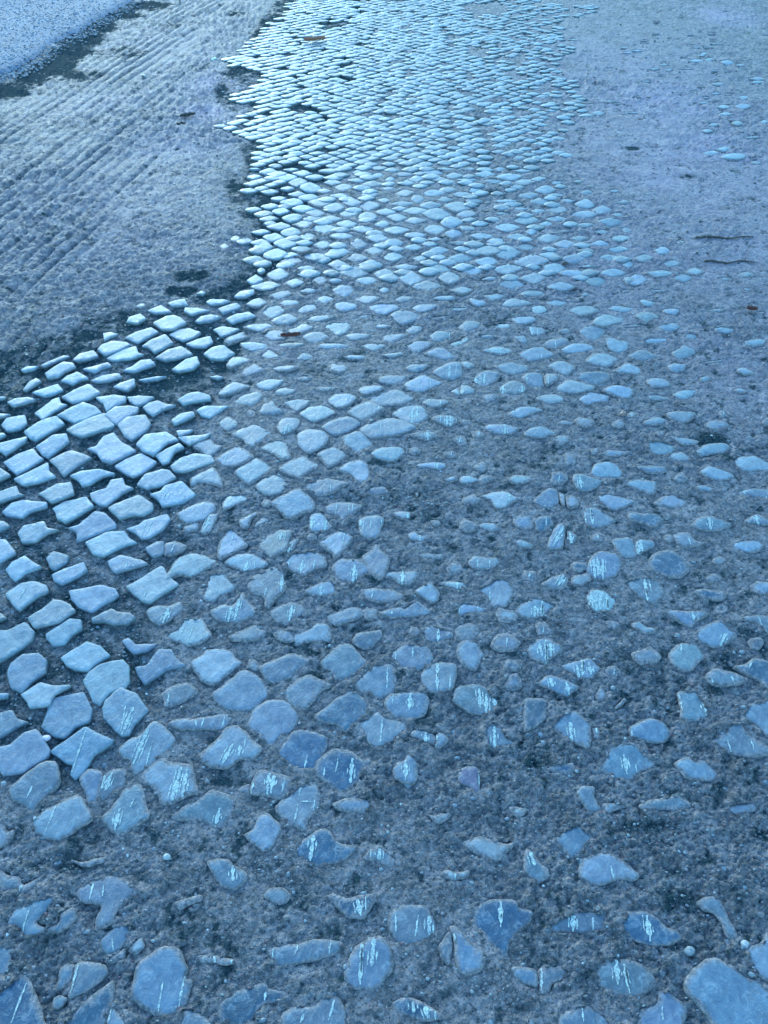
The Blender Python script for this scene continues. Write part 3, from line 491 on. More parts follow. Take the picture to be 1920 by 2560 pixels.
M1367,1361 1382,1331 1394,1313 1409,1310 1412,1331 1406,1370 1376,1370|1409,1316,1382,1367,w
M1418,1328 1430,1331 1445,1340 1436,1361 1421,1355|1424,1331,1429,1361,w
M1284,1358 1301,1349 1328,1358 1331,1370 1304,1367
L1044,1389 1072,1381 1105,1384 1105,1395 1075,1398
L1038,1232 1047,1232 1044,1244
M1761,1060 1782,1048 1818,1054 1821,1066 1782,1072
M1658,1089 1697,1092 1745,1099 1739,1110 1706,1111 1685,1096
L1619,1108 1637,1102 1661,1108 1685,1117 1682,1129 1655,1138 1631,1132
L1739,1128 1767,1110 1812,1108 1824,1120 1809,1132 1779,1134 1755,1138
L1667,1147 1682,1132 1703,1128 1730,1146 1706,1155
L1509,1132 1525,1123 1571,1129 1559,1138 1522,1141
L1840,1153 1854,1143 1887,1140 1914,1153 1944,1165 1932,1178 1902,1173 1866,1178 1848,1165
L1479,1181 1492,1159 1522,1156 1541,1165 1556,1181 1550,1193 1519,1191 1495,1193
L1752,1181 1773,1165 1794,1170 1836,1187 1812,1199 1782,1197
M1592,1165 1631,1164 1661,1164 1667,1175 1646,1184 1616,1181
L1557,1208 1595,1199 1643,1205 1640,1223 1628,1236 1595,1224
L1735,1217 1758,1212 1791,1223 1776,1230 1745,1226
L1495,1244 1513,1236 1541,1241 1586,1253 1562,1268 1532,1274 1510,1259
L1634,1259 1661,1241 1682,1236 1718,1256 1709,1268 1670,1269
M1461,1283 1468,1271 1492,1271 1519,1292 1539,1301 1513,1313 1486,1319 1465,1307|1476,1272,1482,1313,c;1462,1283,1465,1310,n
D1571,1286 1589,1282 1643,1285 1658,1298 1634,1318 1607,1307 1577,1301
M1727,1315 1752,1295 1779,1291 1806,1301 1827,1310 1812,1322 1776,1325 1752,1322|1771,1295,1777,1325,w
M1863,1301 1890,1286 1908,1292 1932,1310 1902,1310 1872,1306|1887,1286,1896,1310,w
L1688,1334 1721,1331 1739,1352 1764,1355 1739,1364 1709,1367 1691,1355|1721,1346,1726,1364,n
L1831,1361 1851,1352 1887,1351 1911,1364 1896,1376 1872,1381 1842,1373
M1532,1349 1577,1345 1589,1364 1589,1392 1559,1392 1541,1373
M1592,1352 1631,1351 1637,1361 1613,1379 1592,1389|1601,1352,1593,1392,w;1599,1355,1605,1379,w
M1848,1229 1881,1220 1917,1224 1944,1232 1932,1247 1890,1241 1860,1238|1857,1220,1863,1235,w;1914,1241,1919,1253,n
D1426,1413 1438,1404 1465,1407 1471,1419 1444,1431
L338,768 350,759 368,761 365,770 347,773
L371,777 402,765 416,774 428,782 389,785
L420,759 446,752 461,749 470,764 431,767
L318,806 325,794 350,786 365,798 344,810
L386,809 416,792 434,789 449,794 463,807 434,824 407,825
L315,844 338,832 377,822 395,833 362,848 344,857
L425,836 446,824 473,822 500,833 482,845 458,853 440,845
L356,865 380,850 413,839 431,859 407,871 386,881 374,869
L467,860 494,848 524,841 530,856 512,868 485,868
L259,835 277,832 295,836 277,844 262,853
L246,874 256,862 280,853 313,856 324,863 289,880 265,889
L270,895 304,874 338,866 344,883 356,887 325,898 283,901
L390,893 419,875 452,868 479,886 446,895 416,899
L432,922 464,898 491,892 497,910 482,922 446,928
L184,901 199,886 232,876 244,890 217,899 196,904
L105,913 130,901 157,890 172,892 142,904 112,917
L54,925 69,917 96,916 84,923 60,929
L115,932 130,922 157,907 181,910 187,919 163,928 145,940 121,943
L208,922 235,916 268,907 277,916 253,922 238,931
L309,926 332,916 350,902 374,899 386,910 362,919 335,929
L154,951 169,939 193,931 205,937 219,946 196,952 181,960
L229,951 256,939 295,934 303,943 271,952 247,955
L285,966 301,957 335,948 336,964 316,976
L59,973 72,955 90,946 102,954 84,964 66,976
L83,981 115,969 142,960 155,976 133,985 112,991 93,985
L158,993 187,976 220,961 247,981 217,997 184,1006
L20,1005 39,996 69,993 87,999 60,1009 33,1015
L241,994 286,989 313,994 312,1005 280,1018 268,1027 259,1009
L319,993 350,991 384,994 362,1009 341,1014 325,1003
L359,1018 374,1008 395,1003 413,1011 437,1014 404,1026 383,1039 368,1030
L89,1032 112,1015 130,999 145,994 151,1008 166,1012 133,1030 108,1049 99,1039
L146,1039 178,1021 208,1008 235,1017 250,1030 220,1045 187,1056 169,1047
L264,1036 289,1018 325,1017 344,1021 341,1033 313,1045 291,1059 277,1049
L431,1050 452,1035 482,1030 485,1039 461,1052 437,1061
L446,999 470,985 494,982 524,991 524,1000 482,1006 461,1011
L-18,1033 26,1035 9,1042 -18,1045
L-18,991 15,993 6,997 -18,999
L347,948 392,942 414,942 389,949 362,952
L492,735 504,728 515,732 507,738
L585,741 601,729 634,725 634,735 613,743 595,744
L516,755 525,749 558,750 575,755 552,761 528,762
L548,773 570,764 592,759 601,768 579,777 558,785
L465,771 495,771 522,776 498,782 480,789 462,780
L614,759 631,749 649,744 670,758 649,768 634,768
L489,803 504,792 528,788 551,794 525,804 498,807
L567,797 592,786 622,782 638,791 613,798 582,807
L655,780 673,767 697,765 712,779 691,792 676,795
L676,801 697,791 721,785 745,798 721,810 697,810
L670,738 697,728 721,726 733,735 712,743 691,750
L697,756 712,749 745,750 750,761 727,765 706,765
L744,776 760,762 784,758 796,770 775,779 751,783
L607,819 637,810 670,808 685,816 667,822 649,830
L534,824 555,816 598,824 573,836 552,842 546,833
L561,853 573,841 607,830 613,839 623,842 598,850 570,860
L658,839 673,827 691,825 718,836 703,850 673,850
L721,825 739,819 757,807 784,818 766,827 745,836 727,835
L756,842 775,832 802,830 828,841 805,853 778,857
L807,816 836,803 869,803 876,816 863,832 842,838 827,825
L768,798 784,788 836,788 827,795 793,803
L602,859 631,856 658,859 670,868 655,875 628,877 613,871
L512,886 531,869 558,863 585,883 558,899 528,898
L649,892 673,872 688,883 706,895 673,898
L739,898 757,883 769,883 786,893 769,901
L793,865 812,857 863,860 872,868 842,871 809,871|845,853,846,880,n
L694,863 721,856 751,856 762,860 736,869 709,869
L567,913 582,892 601,892 631,901 601,911 579,920
L604,932 616,919 637,911 652,920 664,926 637,935 610,942
L682,919 703,914 742,914 745,920 721,928 694,928
L546,988 564,967 585,956 625,967 601,976 567,987
L638,960 673,948 712,951 703,961 673,976 652,972
L736,946 757,941 781,945 763,954 742,951
L676,981 709,969 745,976 730,985 703,990
L587,1005 607,990 646,979 656,994 640,1009 628,1015 598,1012
L706,1006 736,999 781,1002 766,1015 742,1030 727,1021|742,1002,736,1015,n
L787,972 805,966 842,969 827,976 799,979|827,967,818,979,n
L650,1035 658,1015 682,1005 691,1017 708,1026 688,1036
L494,1027 513,1017 570,1017 549,1030 525,1045 504,1039
L750,1035 775,1018 809,1015 839,1032 809,1047 784,1056|815,1024,807,1042,n
L819,1002 839,985 872,985 893,996 869,1015 845,1021|873,987,872,1000,n
L869,1030 896,1012 926,1005 962,1024 932,1039 905,1052|947,1018,947,1030,n
L896,976 911,966 947,963 962,970 938,982 911,988
L866,836 884,830 926,832 917,841 890,850 872,847
L905,862 926,856 968,860 950,871 935,877 917,871
L787,747 809,737 839,743 827,755 805,758
L837,759 860,752 893,759 884,771 857,777 842,770
L884,747 908,735 944,738 950,747 917,759 896,753
L923,765 950,756 986,759 998,768 962,783 941,780
L748,725 769,718 799,723 781,732 757,731
L830,723 851,711 881,714 887,729 863,743 842,735
L887,791 908,785 932,786 914,794
L929,812 956,807 980,813 950,818
L953,884 977,880 1004,878 1010,884 980,892
L525,943 543,939 558,942 546,948
L860,892 878,886 920,889 902,898 878,898
L939,726 960,714 978,720 963,732
M984,747 1002,737 1041,741 1020,753 996,756
L1081,744 1096,737 1132,737 1141,744 1111,750
L1032,768 1044,759 1090,759 1093,765 1068,776 1047,777
M978,786 993,776 1023,774 1050,786 1029,801 1005,809 990,798
L1108,770 1141,768 1162,767 1168,773 1141,777
L1068,792 1096,789 1123,789 1105,795
L1171,746 1183,743 1198,749 1210,749 1222,759 1195,765 1180,759
L1204,735 1225,735 1243,730 1267,740 1249,749 1228,753
L1249,761 1270,746 1285,744 1313,749 1334,758 1301,764 1273,767
L1298,734 1322,722 1352,723 1371,734 1343,740 1307,740
L1361,756 1391,744 1400,749 1427,756 1406,764 1382,765
L1421,774 1442,762 1478,762 1502,774 1472,785 1448,788
W1329,765 1355,762 1371,773 1352,783 1334,780|1337,765,1343,780,w
L1281,794 1295,788 1328,788 1343,798 1316,807 1295,807
M1147,816 1165,800 1198,804 1198,816 1168,830 1156,822
W1231,812 1249,807 1273,807 1276,818 1249,819
L1323,813 1361,816 1364,830 1343,836 1326,835|1326,815,1331,835,w;1344,819,1344,835,n
M1014,822 1035,810 1056,816 1050,827 1026,833
M960,835 999,831 1020,833 999,847 978,854 960,850
M1075,838 1093,825 1126,828 1126,841 1105,850 1084,850|1124,830,1124,841,n
W1123,856 1147,850 1165,839 1172,847 1168,856 1147,863 1132,868|1144,853,1153,859,w
M1017,862 1038,850 1081,853 1081,859 1059,871 1047,880 1029,874|1047,862,1047,878,n
M1059,884 1090,869 1114,868 1141,892 1111,898 1093,892|1123,880,1122,893,n
L1206,874 1243,862 1279,872 1276,880 1249,884|1251,865,1252,884,n
M1195,838 1213,833 1246,839 1216,844
M1285,838 1313,835 1320,853 1307,856
M1358,857 1376,845 1415,843 1420,853 1391,868 1370,865|1388,850,1391,868,n
L1406,871 1430,857 1460,856 1490,865 1484,871 1442,878 1418,880
M1298,883 1325,868 1352,865 1382,880 1379,889 1322,901 1310,892|1353,883,1355,895,n
L1371,911 1391,901 1412,900 1439,919 1415,936 1394,925
M1014,920 1032,910 1072,911 1059,922 1038,929
M1081,928 1111,913 1126,907 1150,907 1153,937 1132,946 1105,943 1093,934|1124,916,1123,943,w;1141,913,1139,937,n
L1153,901 1177,904 1186,913 1171,922 1153,913
M1237,914 1279,902 1289,908 1319,910 1316,925 1285,935 1264,931 1249,922
M951,943 978,937 1011,939 1020,943 999,958 975,961 951,955
L1011,961 1059,938 1081,949 1102,958 1078,970 1050,979 1029,976|1049,946,1047,979,n;1076,949,1076,970,n;1035,958,1035,973,n
M1186,946 1198,931 1222,926 1251,934 1240,949 1213,966 1195,964|1189,943,1191,964,w;1212,934,1210,958,w;1200,937,1200,961,n
M1304,943 1319,931 1355,931 1358,966 1322,961|1317,934,1317,955,n
M1364,932 1397,932 1394,949 1364,963|1371,934,1371,961,n;1396,934,1396,946,n
L1391,967 1421,948 1448,954 1484,964 1478,973 1442,981 1400,976
M918,1009 942,988 990,973 1011,982 1034,997 1005,1012 978,1012 942,1018
L1341,993 1361,985 1391,985 1412,996 1394,1005 1376,1009 1355,1000
W1127,979 1141,970 1151,961 1151,988 1141,988
L1153,961 1171,964 1186,973 1183,982 1153,987|1153,961,1153,988,w
M1249,973 1264,957 1285,951 1304,958 1316,970 1301,982 1261,982|1257,964,1257,985,w;1305,964,1305,988,w
M1056,1005 1075,996 1120,1000 1117,1009 1093,1018 1072,1015|1073,997,1073,1009,n;1101,1000,1101,1015,n
L983,1036 1008,1018 1047,1015 1062,1027 1067,1042 1056,1052 1035,1061 1014,1055 996,1042|1031,1017,1029,1061,w;1043,1018,1041,1055,w
L1270,1032 1301,1018 1328,1017 1358,1026 1328,1033 1301,1044 1289,1039
M1081,1045 1102,1039 1123,1039 1141,1045 1141,1055 1120,1067 1093,1055|1118,1033,1117,1070,w;1126,1036,1126,1067,w;1141,1049,1141,1067,n;1102,1039,1100,1058,n
M1147,1049 1180,1050 1171,1058 1153,1061
L1391,1055 1409,1049 1439,1055 1424,1061
L1522,771 1541,762 1589,770 1565,780 1541,777
L1482,807 1495,789 1513,782 1562,794 1547,804 1510,815
L1583,789 1607,779 1625,779 1658,791 1631,798 1613,807 1601,798
L1598,753 1607,747 1643,756 1631,765 1613,765
L1553,815 1583,809 1613,812 1589,816
L1642,816 1661,809 1688,807 1702,816 1676,828 1658,822
M1450,825 1471,812 1507,818 1510,832 1486,850 1465,841
L1516,847 1528,842 1550,850 1574,853 1568,871 1547,878 1525,868
L1608,851 1625,843 1661,843 1676,850 1649,856 1619,856
L1709,841 1724,831 1745,838 1739,847 1721,847
L1465,901 1486,881 1516,881 1547,895 1532,908 1516,914 1480,908
M1572,889 1592,875 1613,874 1643,887 1631,895 1601,901
L1682,878 1700,871 1712,860 1739,878 1721,890 1700,895 1688,889
L1532,928 1553,916 1568,902 1610,923 1595,934 1571,932
D1441,942 1456,929 1510,928 1525,940 1513,952 1486,961 1462,952
L1670,913 1685,907 1715,911 1712,922 1691,929 1676,922
L1616,949 1637,943 1661,945 1676,958 1661,966 1637,967 1622,958
L1843,923 1860,916 1887,929 1881,935 1854,931
L1509,972 1532,963 1553,964 1583,972 1583,985 1565,994 1547,988 1525,981
L1449,996 1474,979 1492,982 1522,988 1516,1003 1492,1003 1468,1011
M1613,991 1634,982 1676,996 1661,1000 1628,999
L1682,987 1700,975 1736,973 1742,978 1721,994 1709,997
L1767,1006 1782,1003 1798,1005 1788,1011
L1565,1036 1580,1027 1593,1035 1583,1044 1571,1044
L1667,1033 1691,1027 1733,1030 1739,1038 1715,1053 1685,1049 1673,1039
L1610,1052 1643,1040 1673,1052 1643,1061 1616,1062
L1859,854 1884,845 1914,847 1914,859 1887,866 1866,862
L1786,822 1806,816 1842,824 1821,832 1800,830
L1761,774 1785,771 1812,770 1809,777 1776,779
L1747,905 1782,901 1812,896 1803,902 1761,908
L1655,774 1676,770 1700,773 1691,785 1667,783
L1622,726 1670,723 1661,731 1631,732
L1553,726 1571,723 1577,729 1559,731
L1447,735 1465,729 1483,734 1465,740
L1857,720 1881,720 1869,728
L1749,943 1767,937 1782,946 1758,954
L1833,973 1854,969 1869,976 1851,981
L1893,779 1914,777 1908,785"""
ELLS = """634,440,37,12;670,427,46,15;637,420,29,4;693,433,49,13;717,442,49,15;756,431,47,15;787,440,42,11;728,422,39,7;745,454,49,20;720,469,33,10;777,468,49,20;697,494,37,11;743,483,41,12;772,492,46,14;730,504,54,18;676,513,44,13;702,525,44,16;758,519,54,18;800,504,54,20;730,542,50,19;790,530,54,21;675,557,34,12;699,564,59,18;761,558,55,20;810,476,42,12;652,578,49,12;588,595,31,18;611,603,42,14;560,616,33,16;684,592,54,20;727,579,46,21;769,590,50,20;658,617,44,23;715,606,65,26;689,635,65,24;753,621,50,16;728,653,65,24;806,610,49,20;785,640,65,18;811,570,70,21;696,685,60,31;637,700,39,21;665,715,68,20;735,707,59,20;653,676,20,12;826,424,52,9;894,428,26,10;832,454,42,13;859,467,46,16;894,448,49,11;849,488,46,13;837,516,50,21;881,504,49,16;873,531,49,18;826,545,62,15;868,557,54,18;924,513,52,23;925,485,49,12;943,436,36,13;932,458,59,14;974,447,26,15;1012,434,49,10;1041,446,36,16;969,470,46,10;1012,482,52,18;961,499,36,13;1044,497,36,20;1005,508,59,11;964,528,49,16;1038,526,59,16;917,540,52,20;994,541,55,21;956,558,41,16;1038,550,52,16;907,570,62,18;992,573,62,20;855,588,62,15;943,593,55,21;1038,586,54,15;896,608,49,23;985,606,52,20;849,628,55,23;937,625,49,21;1034,617,49,15;893,643,55,21;982,640,46,23;845,659,49,20;928,661,59,21;1015,666,65,15;886,680,65,24;963,685,54,26;917,700,55,18;1028,695,62,31;800,700,33,18;767,669,49,13;1047,715,33,18;1051,645,33,16;839,700,36,11;1222,625,65,24;1151,645,63,20;1099,672,52,20;1125,693,55,29;1069,713,62,23;1099,625,46,18;1086,573,54,24;1134,583,55,18;1203,589,65,18;1128,555,52,24;1167,570,42,13;1094,534,68,26;1167,535,49,16;1143,516,65,24;1076,512,52,16;1113,498,39,15;1185,501,41,14;1188,475,36,16;1152,485,46,12;1084,482,59,15;1082,432,57,14;1134,439,49,14;1115,422,42,8;1170,422,42,8;1213,436,55,14;1248,423,36,10;1273,442,65,16;1307,427,46,8;1234,453,49,10;1310,455,54,15;1346,447,42,12;1392,457,39,10;1445,454,28,7;1364,474,47,18;1320,488,55,14;1387,488,49,10;1265,501,62,8;1357,503,65,16;1419,501,39,10;1463,510,49,19;1468,482,33,12;1535,478,26,8;1558,505,33,9;1504,525,47,20;1545,537,39,11;1395,524,59,15;1346,527,39,12;1462,536,68,16;1252,533,46,8;1300,521,46,8;1169,449,59,10;1317,549,60,21;1268,568,59,20;1330,580,39,16;1365,560,36,13;1392,547,55,16;1525,555,62,20;1463,563,59,10;1505,580,49,10;1551,596,55,17;1567,575,29,16;1369,596,60,21;1291,592,52,16;1240,603,46,16;1448,596,47,14;1501,610,49,16;1413,610,52,20;1315,618,52,18;1271,633,62,26;1372,638,49,17;1328,653,81,29;1217,653,62,24;1182,676,54,21;1268,672,75,23;1435,648,59,21;1387,671,59,26;1335,695,65,26;1435,684,75,16;1466,627,54,12;1545,624,52,15;1522,645,55,15;1571,662,29,16;1532,682,62,20;1491,703,52,23;1403,715,68,23;1281,710,70,21;1156,724,59,20;1572,700,29,18;1226,696,42,9;1470,666,49,7;1405,578,26,7;1089,597,42,10;1149,606,55,11;1656,627,41,19;1608,646,47,19;1678,660,47,16;1651,684,73,16;1738,680,47,17;1708,696,47,19;1865,688,47,13;1812,698,38,9;1588,700,60,24;1702,607,24,11;1835,391,60,16;1778,383,41,11;1809,373,38,12;1857,266,41,13;1809,267,41,9;1768,327,30,9;1844,308,30,11;1890,407,28,9;1814,285,32,9;1911,305,22,11;1880,344,41,5;1797,209,35,8;1895,195,38,8;1895,204,38,7;1819,156,35,10;1850,162,25,5;1773,149,28,7;1740,152,35,7;1760,134,19,6;1860,244,32,9;1496,283,35,11;1524,254,38,6;1660,161,22,6;1638,171,25,6;1673,174,19,6;1721,171,28,4;1759,257,25,6;1793,109,32,4;1594,126,28,4;1572,130,25,4;1561,118,25,4;1790,233,25,6;1784,312,25,8"""
def parea(p): return abs(sum(p[i][0] * p[i - 1][1] - p[i - 1][0] * p[i][1] for i in range(len(p)))) / 2
OPEN = [(-400, 900), (0, 870), (330, 780), (560, 700), (600, 560), (560, 480), (630, 420), (580, 300), (540, 200), (640, 60), (720, -60), (960, -60), (900, 200), (830, 420),
        (740, 560), (680, 700), (600, 800), (560, 980), (470, 1180), (420, 1400), (350, 1560), (420, 1720), (250, 1900), (0, 2000), (-400, 1950)]
OPENG = [px2g(*q) for q in OPEN]
def openness(u, v):
    return bool(in_poly(np.array([float(u)]), np.array([float(v)]), OPEN)[0])
stones = []
for ln in POLYS.split('\n'):
    a = ln[1:].split('|'); p = [tuple(map(float, q.split(','))) for q in a[0].split()]
    st = []
    if len(a) > 1:
        for q in a[1].split(';'):
            z = q.split(','); st.append((tuple(map(float, z[:4])), z[4]))
    cx = sum(q[0] for q in p) / len(p); cy = sum(q[1] for q in p) / len(p)
    stones.append(dict(tone=ln[0], p=p, st=st, c=(cx, cy)))
for q in ELLS.split(';'):
    cx, cy, w_, h_ = map(float, q.split(','))
    n = 12; p = []; pw = rnd.uniform(1.1, 1.5); sk = (0.35 if cx < 760 else 0.05) + rnd.uniform(-0.15, 0.15)
    for i in range(n):
        t = 2 * math.pi * i / n
        c_, s_ = math.cos(t), math.sin(t)
        r = (abs(c_) ** pw + abs(s_) ** pw) ** (-1 / pw) * rnd.uniform(0.88, 1.08)
        k_ = 1.0 if cx < 760 else 1.08; x = r * c_ * w_ * 0.52 * k_; y = r * s_ * h_ * 0.56 * k_
        p.append((cx + x - y * sk * w_ / h_ * 0.35, cy + y))
    stones.append(dict(tone='L' if rnd.random() < 0.85 else 'M', p=p, st=[], c=(cx, cy)))
for s in stones:
    vis = [(min(max(x, 0), 1920), min(max(y, 0), 2560)) for x, y in s['p']]
    s['a'] = parea(vis)

# far lattice of setts, laid in diagonal rows
LB = [(-200, 700), (10, 719), (60, 713), (130, 705), (180, 675), (220, 669), (280, 645), (330, 619), (370, 600), (440, 594), (470, 566), (520, 575), (545, 640), (590, 656), (660, 656), (690, 619), (740, 591), (790, 569),
      (830, 640), (880, 653), (950, 578), (1010, 547), (1080, 585), (1120, 640), (1180, 650), (1250, 628), (1380, 619)]
LB = [((y * 0.3134) if y > 0 else -60, x) for y, x in LB]
RB = [(-60, 1340), (6, 1345), (16, 1498), (31, 1480), (47, 1410), (75, 1407), (110, 1451), (128, 1445), (135, 1401), (176, 1398), (204, 1439), (226, 1457), (260, 1486), (282, 1514), (322, 1417), (363, 1395), (385, 1460), (407, 1407), (432, 1340)]
def interp(tab, y):
    return float(np.interp(y, [t[0] for t in tab], [t[1] for t in tab]))
HOLES = [(830, 62, 40, 8), (1215, 22, 60, 14), (1195, 285, 35, 14), (745, 270, 30, 10), (1200, 130, 25, 10), (1290, 150, 28, 8)]
lattice = []
aw, ah = 0.093, 0.0375
j = 0; yy = 2.4
while yy < 9.5:
    i0 = (j % 2) * 0.5
    for i in range(-22, 22):
        x = (i + i0) * aw; y = yy
        x += 0.03 * math.sin(y * 2.1) ; y += 0.012 * math.sin(x * 3.3 + 0.5) + 0.08 * max(0, -(x + 0.45))
        u, v = g2px(x, y)
        if v > 700 or v < -60: continue
        if u < interp(LB, v) or u > (interp(RB, v) if v < 424 else 1360 + (v - 424) * 0.9): continue
        if v > 395:
            sx_, sy_ = 0.5 * 0.041 * (v + 700), 0.5 * 0.0135 * (v + 250)
            if any(((q['c'][0] - u) / (sx_ * 1.5)) ** 2 + ((q['c'][1] - v) / (sy_ * 1.5)) ** 2 < 1 for q in stones): continue
        if any(((u - a) / c) ** 2 + ((v - b) / d) ** 2 < 1 for a, b, c, d in HOLES): continue
        right = smooth(1050, 1420, u)
        if rnd.random() < 0.06 + 0.34 * float(right) + (0.15 if v > 424 else 0): continue
        lattice.append((x + rnd.uniform(-.012, .012), y + rnd.uniform(-.007, .007), rnd.uniform(.78, 1.02) - 0.10 * float(right)))
    yy += ah; j += 1

# ------------------------------------------------------------------ ground raster of stones (where the mud is pressed aside)
CELL = 0.004; GX0, GX1, GY0, GY1 = -4.0, 4.0, 0.0, 9.6
RW = int((GX1 - GX0) / CELL); RH = int((GY1 - GY0) / CELL)
ras = np.zeros((RH, RW), np.uint8)
def raster(poly, shrink):
    cx = sum(q[0] for q in poly) / len(poly); cy = sum(q[1] for q in poly) / len(poly)
    pp = [(cx + (x - cx) * shrink, cy + (y - cy) * shrink) for x, y in poly]
    x0 = int((min(q[0] for q in pp) - GX0) / CELL); x1 = int((max(q[0] for q in pp) - GX0) / CELL) + 2
    y0 = int((min(q[1] for q in pp) - GY0) / CELL); y1 = int((max(q[1] for q in pp) - GY0) / CELL) + 2
    x0 = max(x0, 0); y0 = max(y0, 0); x1 = min(x1, RW); y1 = min(y1, RH)
    if x1 <= x0 or y1 <= y0: return
    X, Y = np.meshgrid(GX0 + (np.arange(x0, x1) + .5) * CELL, GY0 + (np.arange(y0, y1) + .5) * CELL)
    ras[y0:y1, x0:x1] |= in_poly(X, Y, pp).astype(np.uint8)

def smooth_outline(P, jit, seg=0.005, cut=0.07):
    """corner-cut, resample to ~seg and roughen an outline"""
    out = []
    n = len(P)
    for i in range(n):
        a, b = P[i], P[(i + 1) % n]
        out.append((a[0] * (1 - cut) + b[0] * cut, a[1] * (1 - cut) + b[1] * cut))
        out.append((a[0] * cut + b[0] * (1 - cut), a[1] * cut + b[1] * (1 - cut)))
    P = out; n = len(P); res = []
    for i in range(n):
        a, b = P[i], P[(i + 1) % n]; L = math.hypot(b[0] - a[0], b[1] - a[1])
        k = max(1, int(L / seg))
        for q in range(k):
            t = q / k; res.append((a[0] + (b[0] - a[0]) * t, a[1] + (b[1] - a[1]) * t))
    A = np.array(res)
    nx = fbm(A[:, 0], A[:, 1], 60, 2, 31) * 2 * jit; ny = fbm(A[:, 0], A[:, 1], 60, 2, 77) * 2 * jit
    A[:, 0] += nx; A[:, 1] += ny
    return A
def seg_dist(px, py, A):
    B = np.roll(A, -1, axis=0); d = np.full(px.shape, 1e9)
    for (ax, ay), (bx, by) in zip(A, B):
        dx, dy = bx - ax, by - ay; L2 = dx * dx + dy * dy + 1e-12
        t = np.clip(((px - ax) * dx + (py - ay) * dy) / L2, 0, 1)
        d = np.minimum(d, np.hypot(px - ax - t * dx, py - ay - t * dy))
    return d

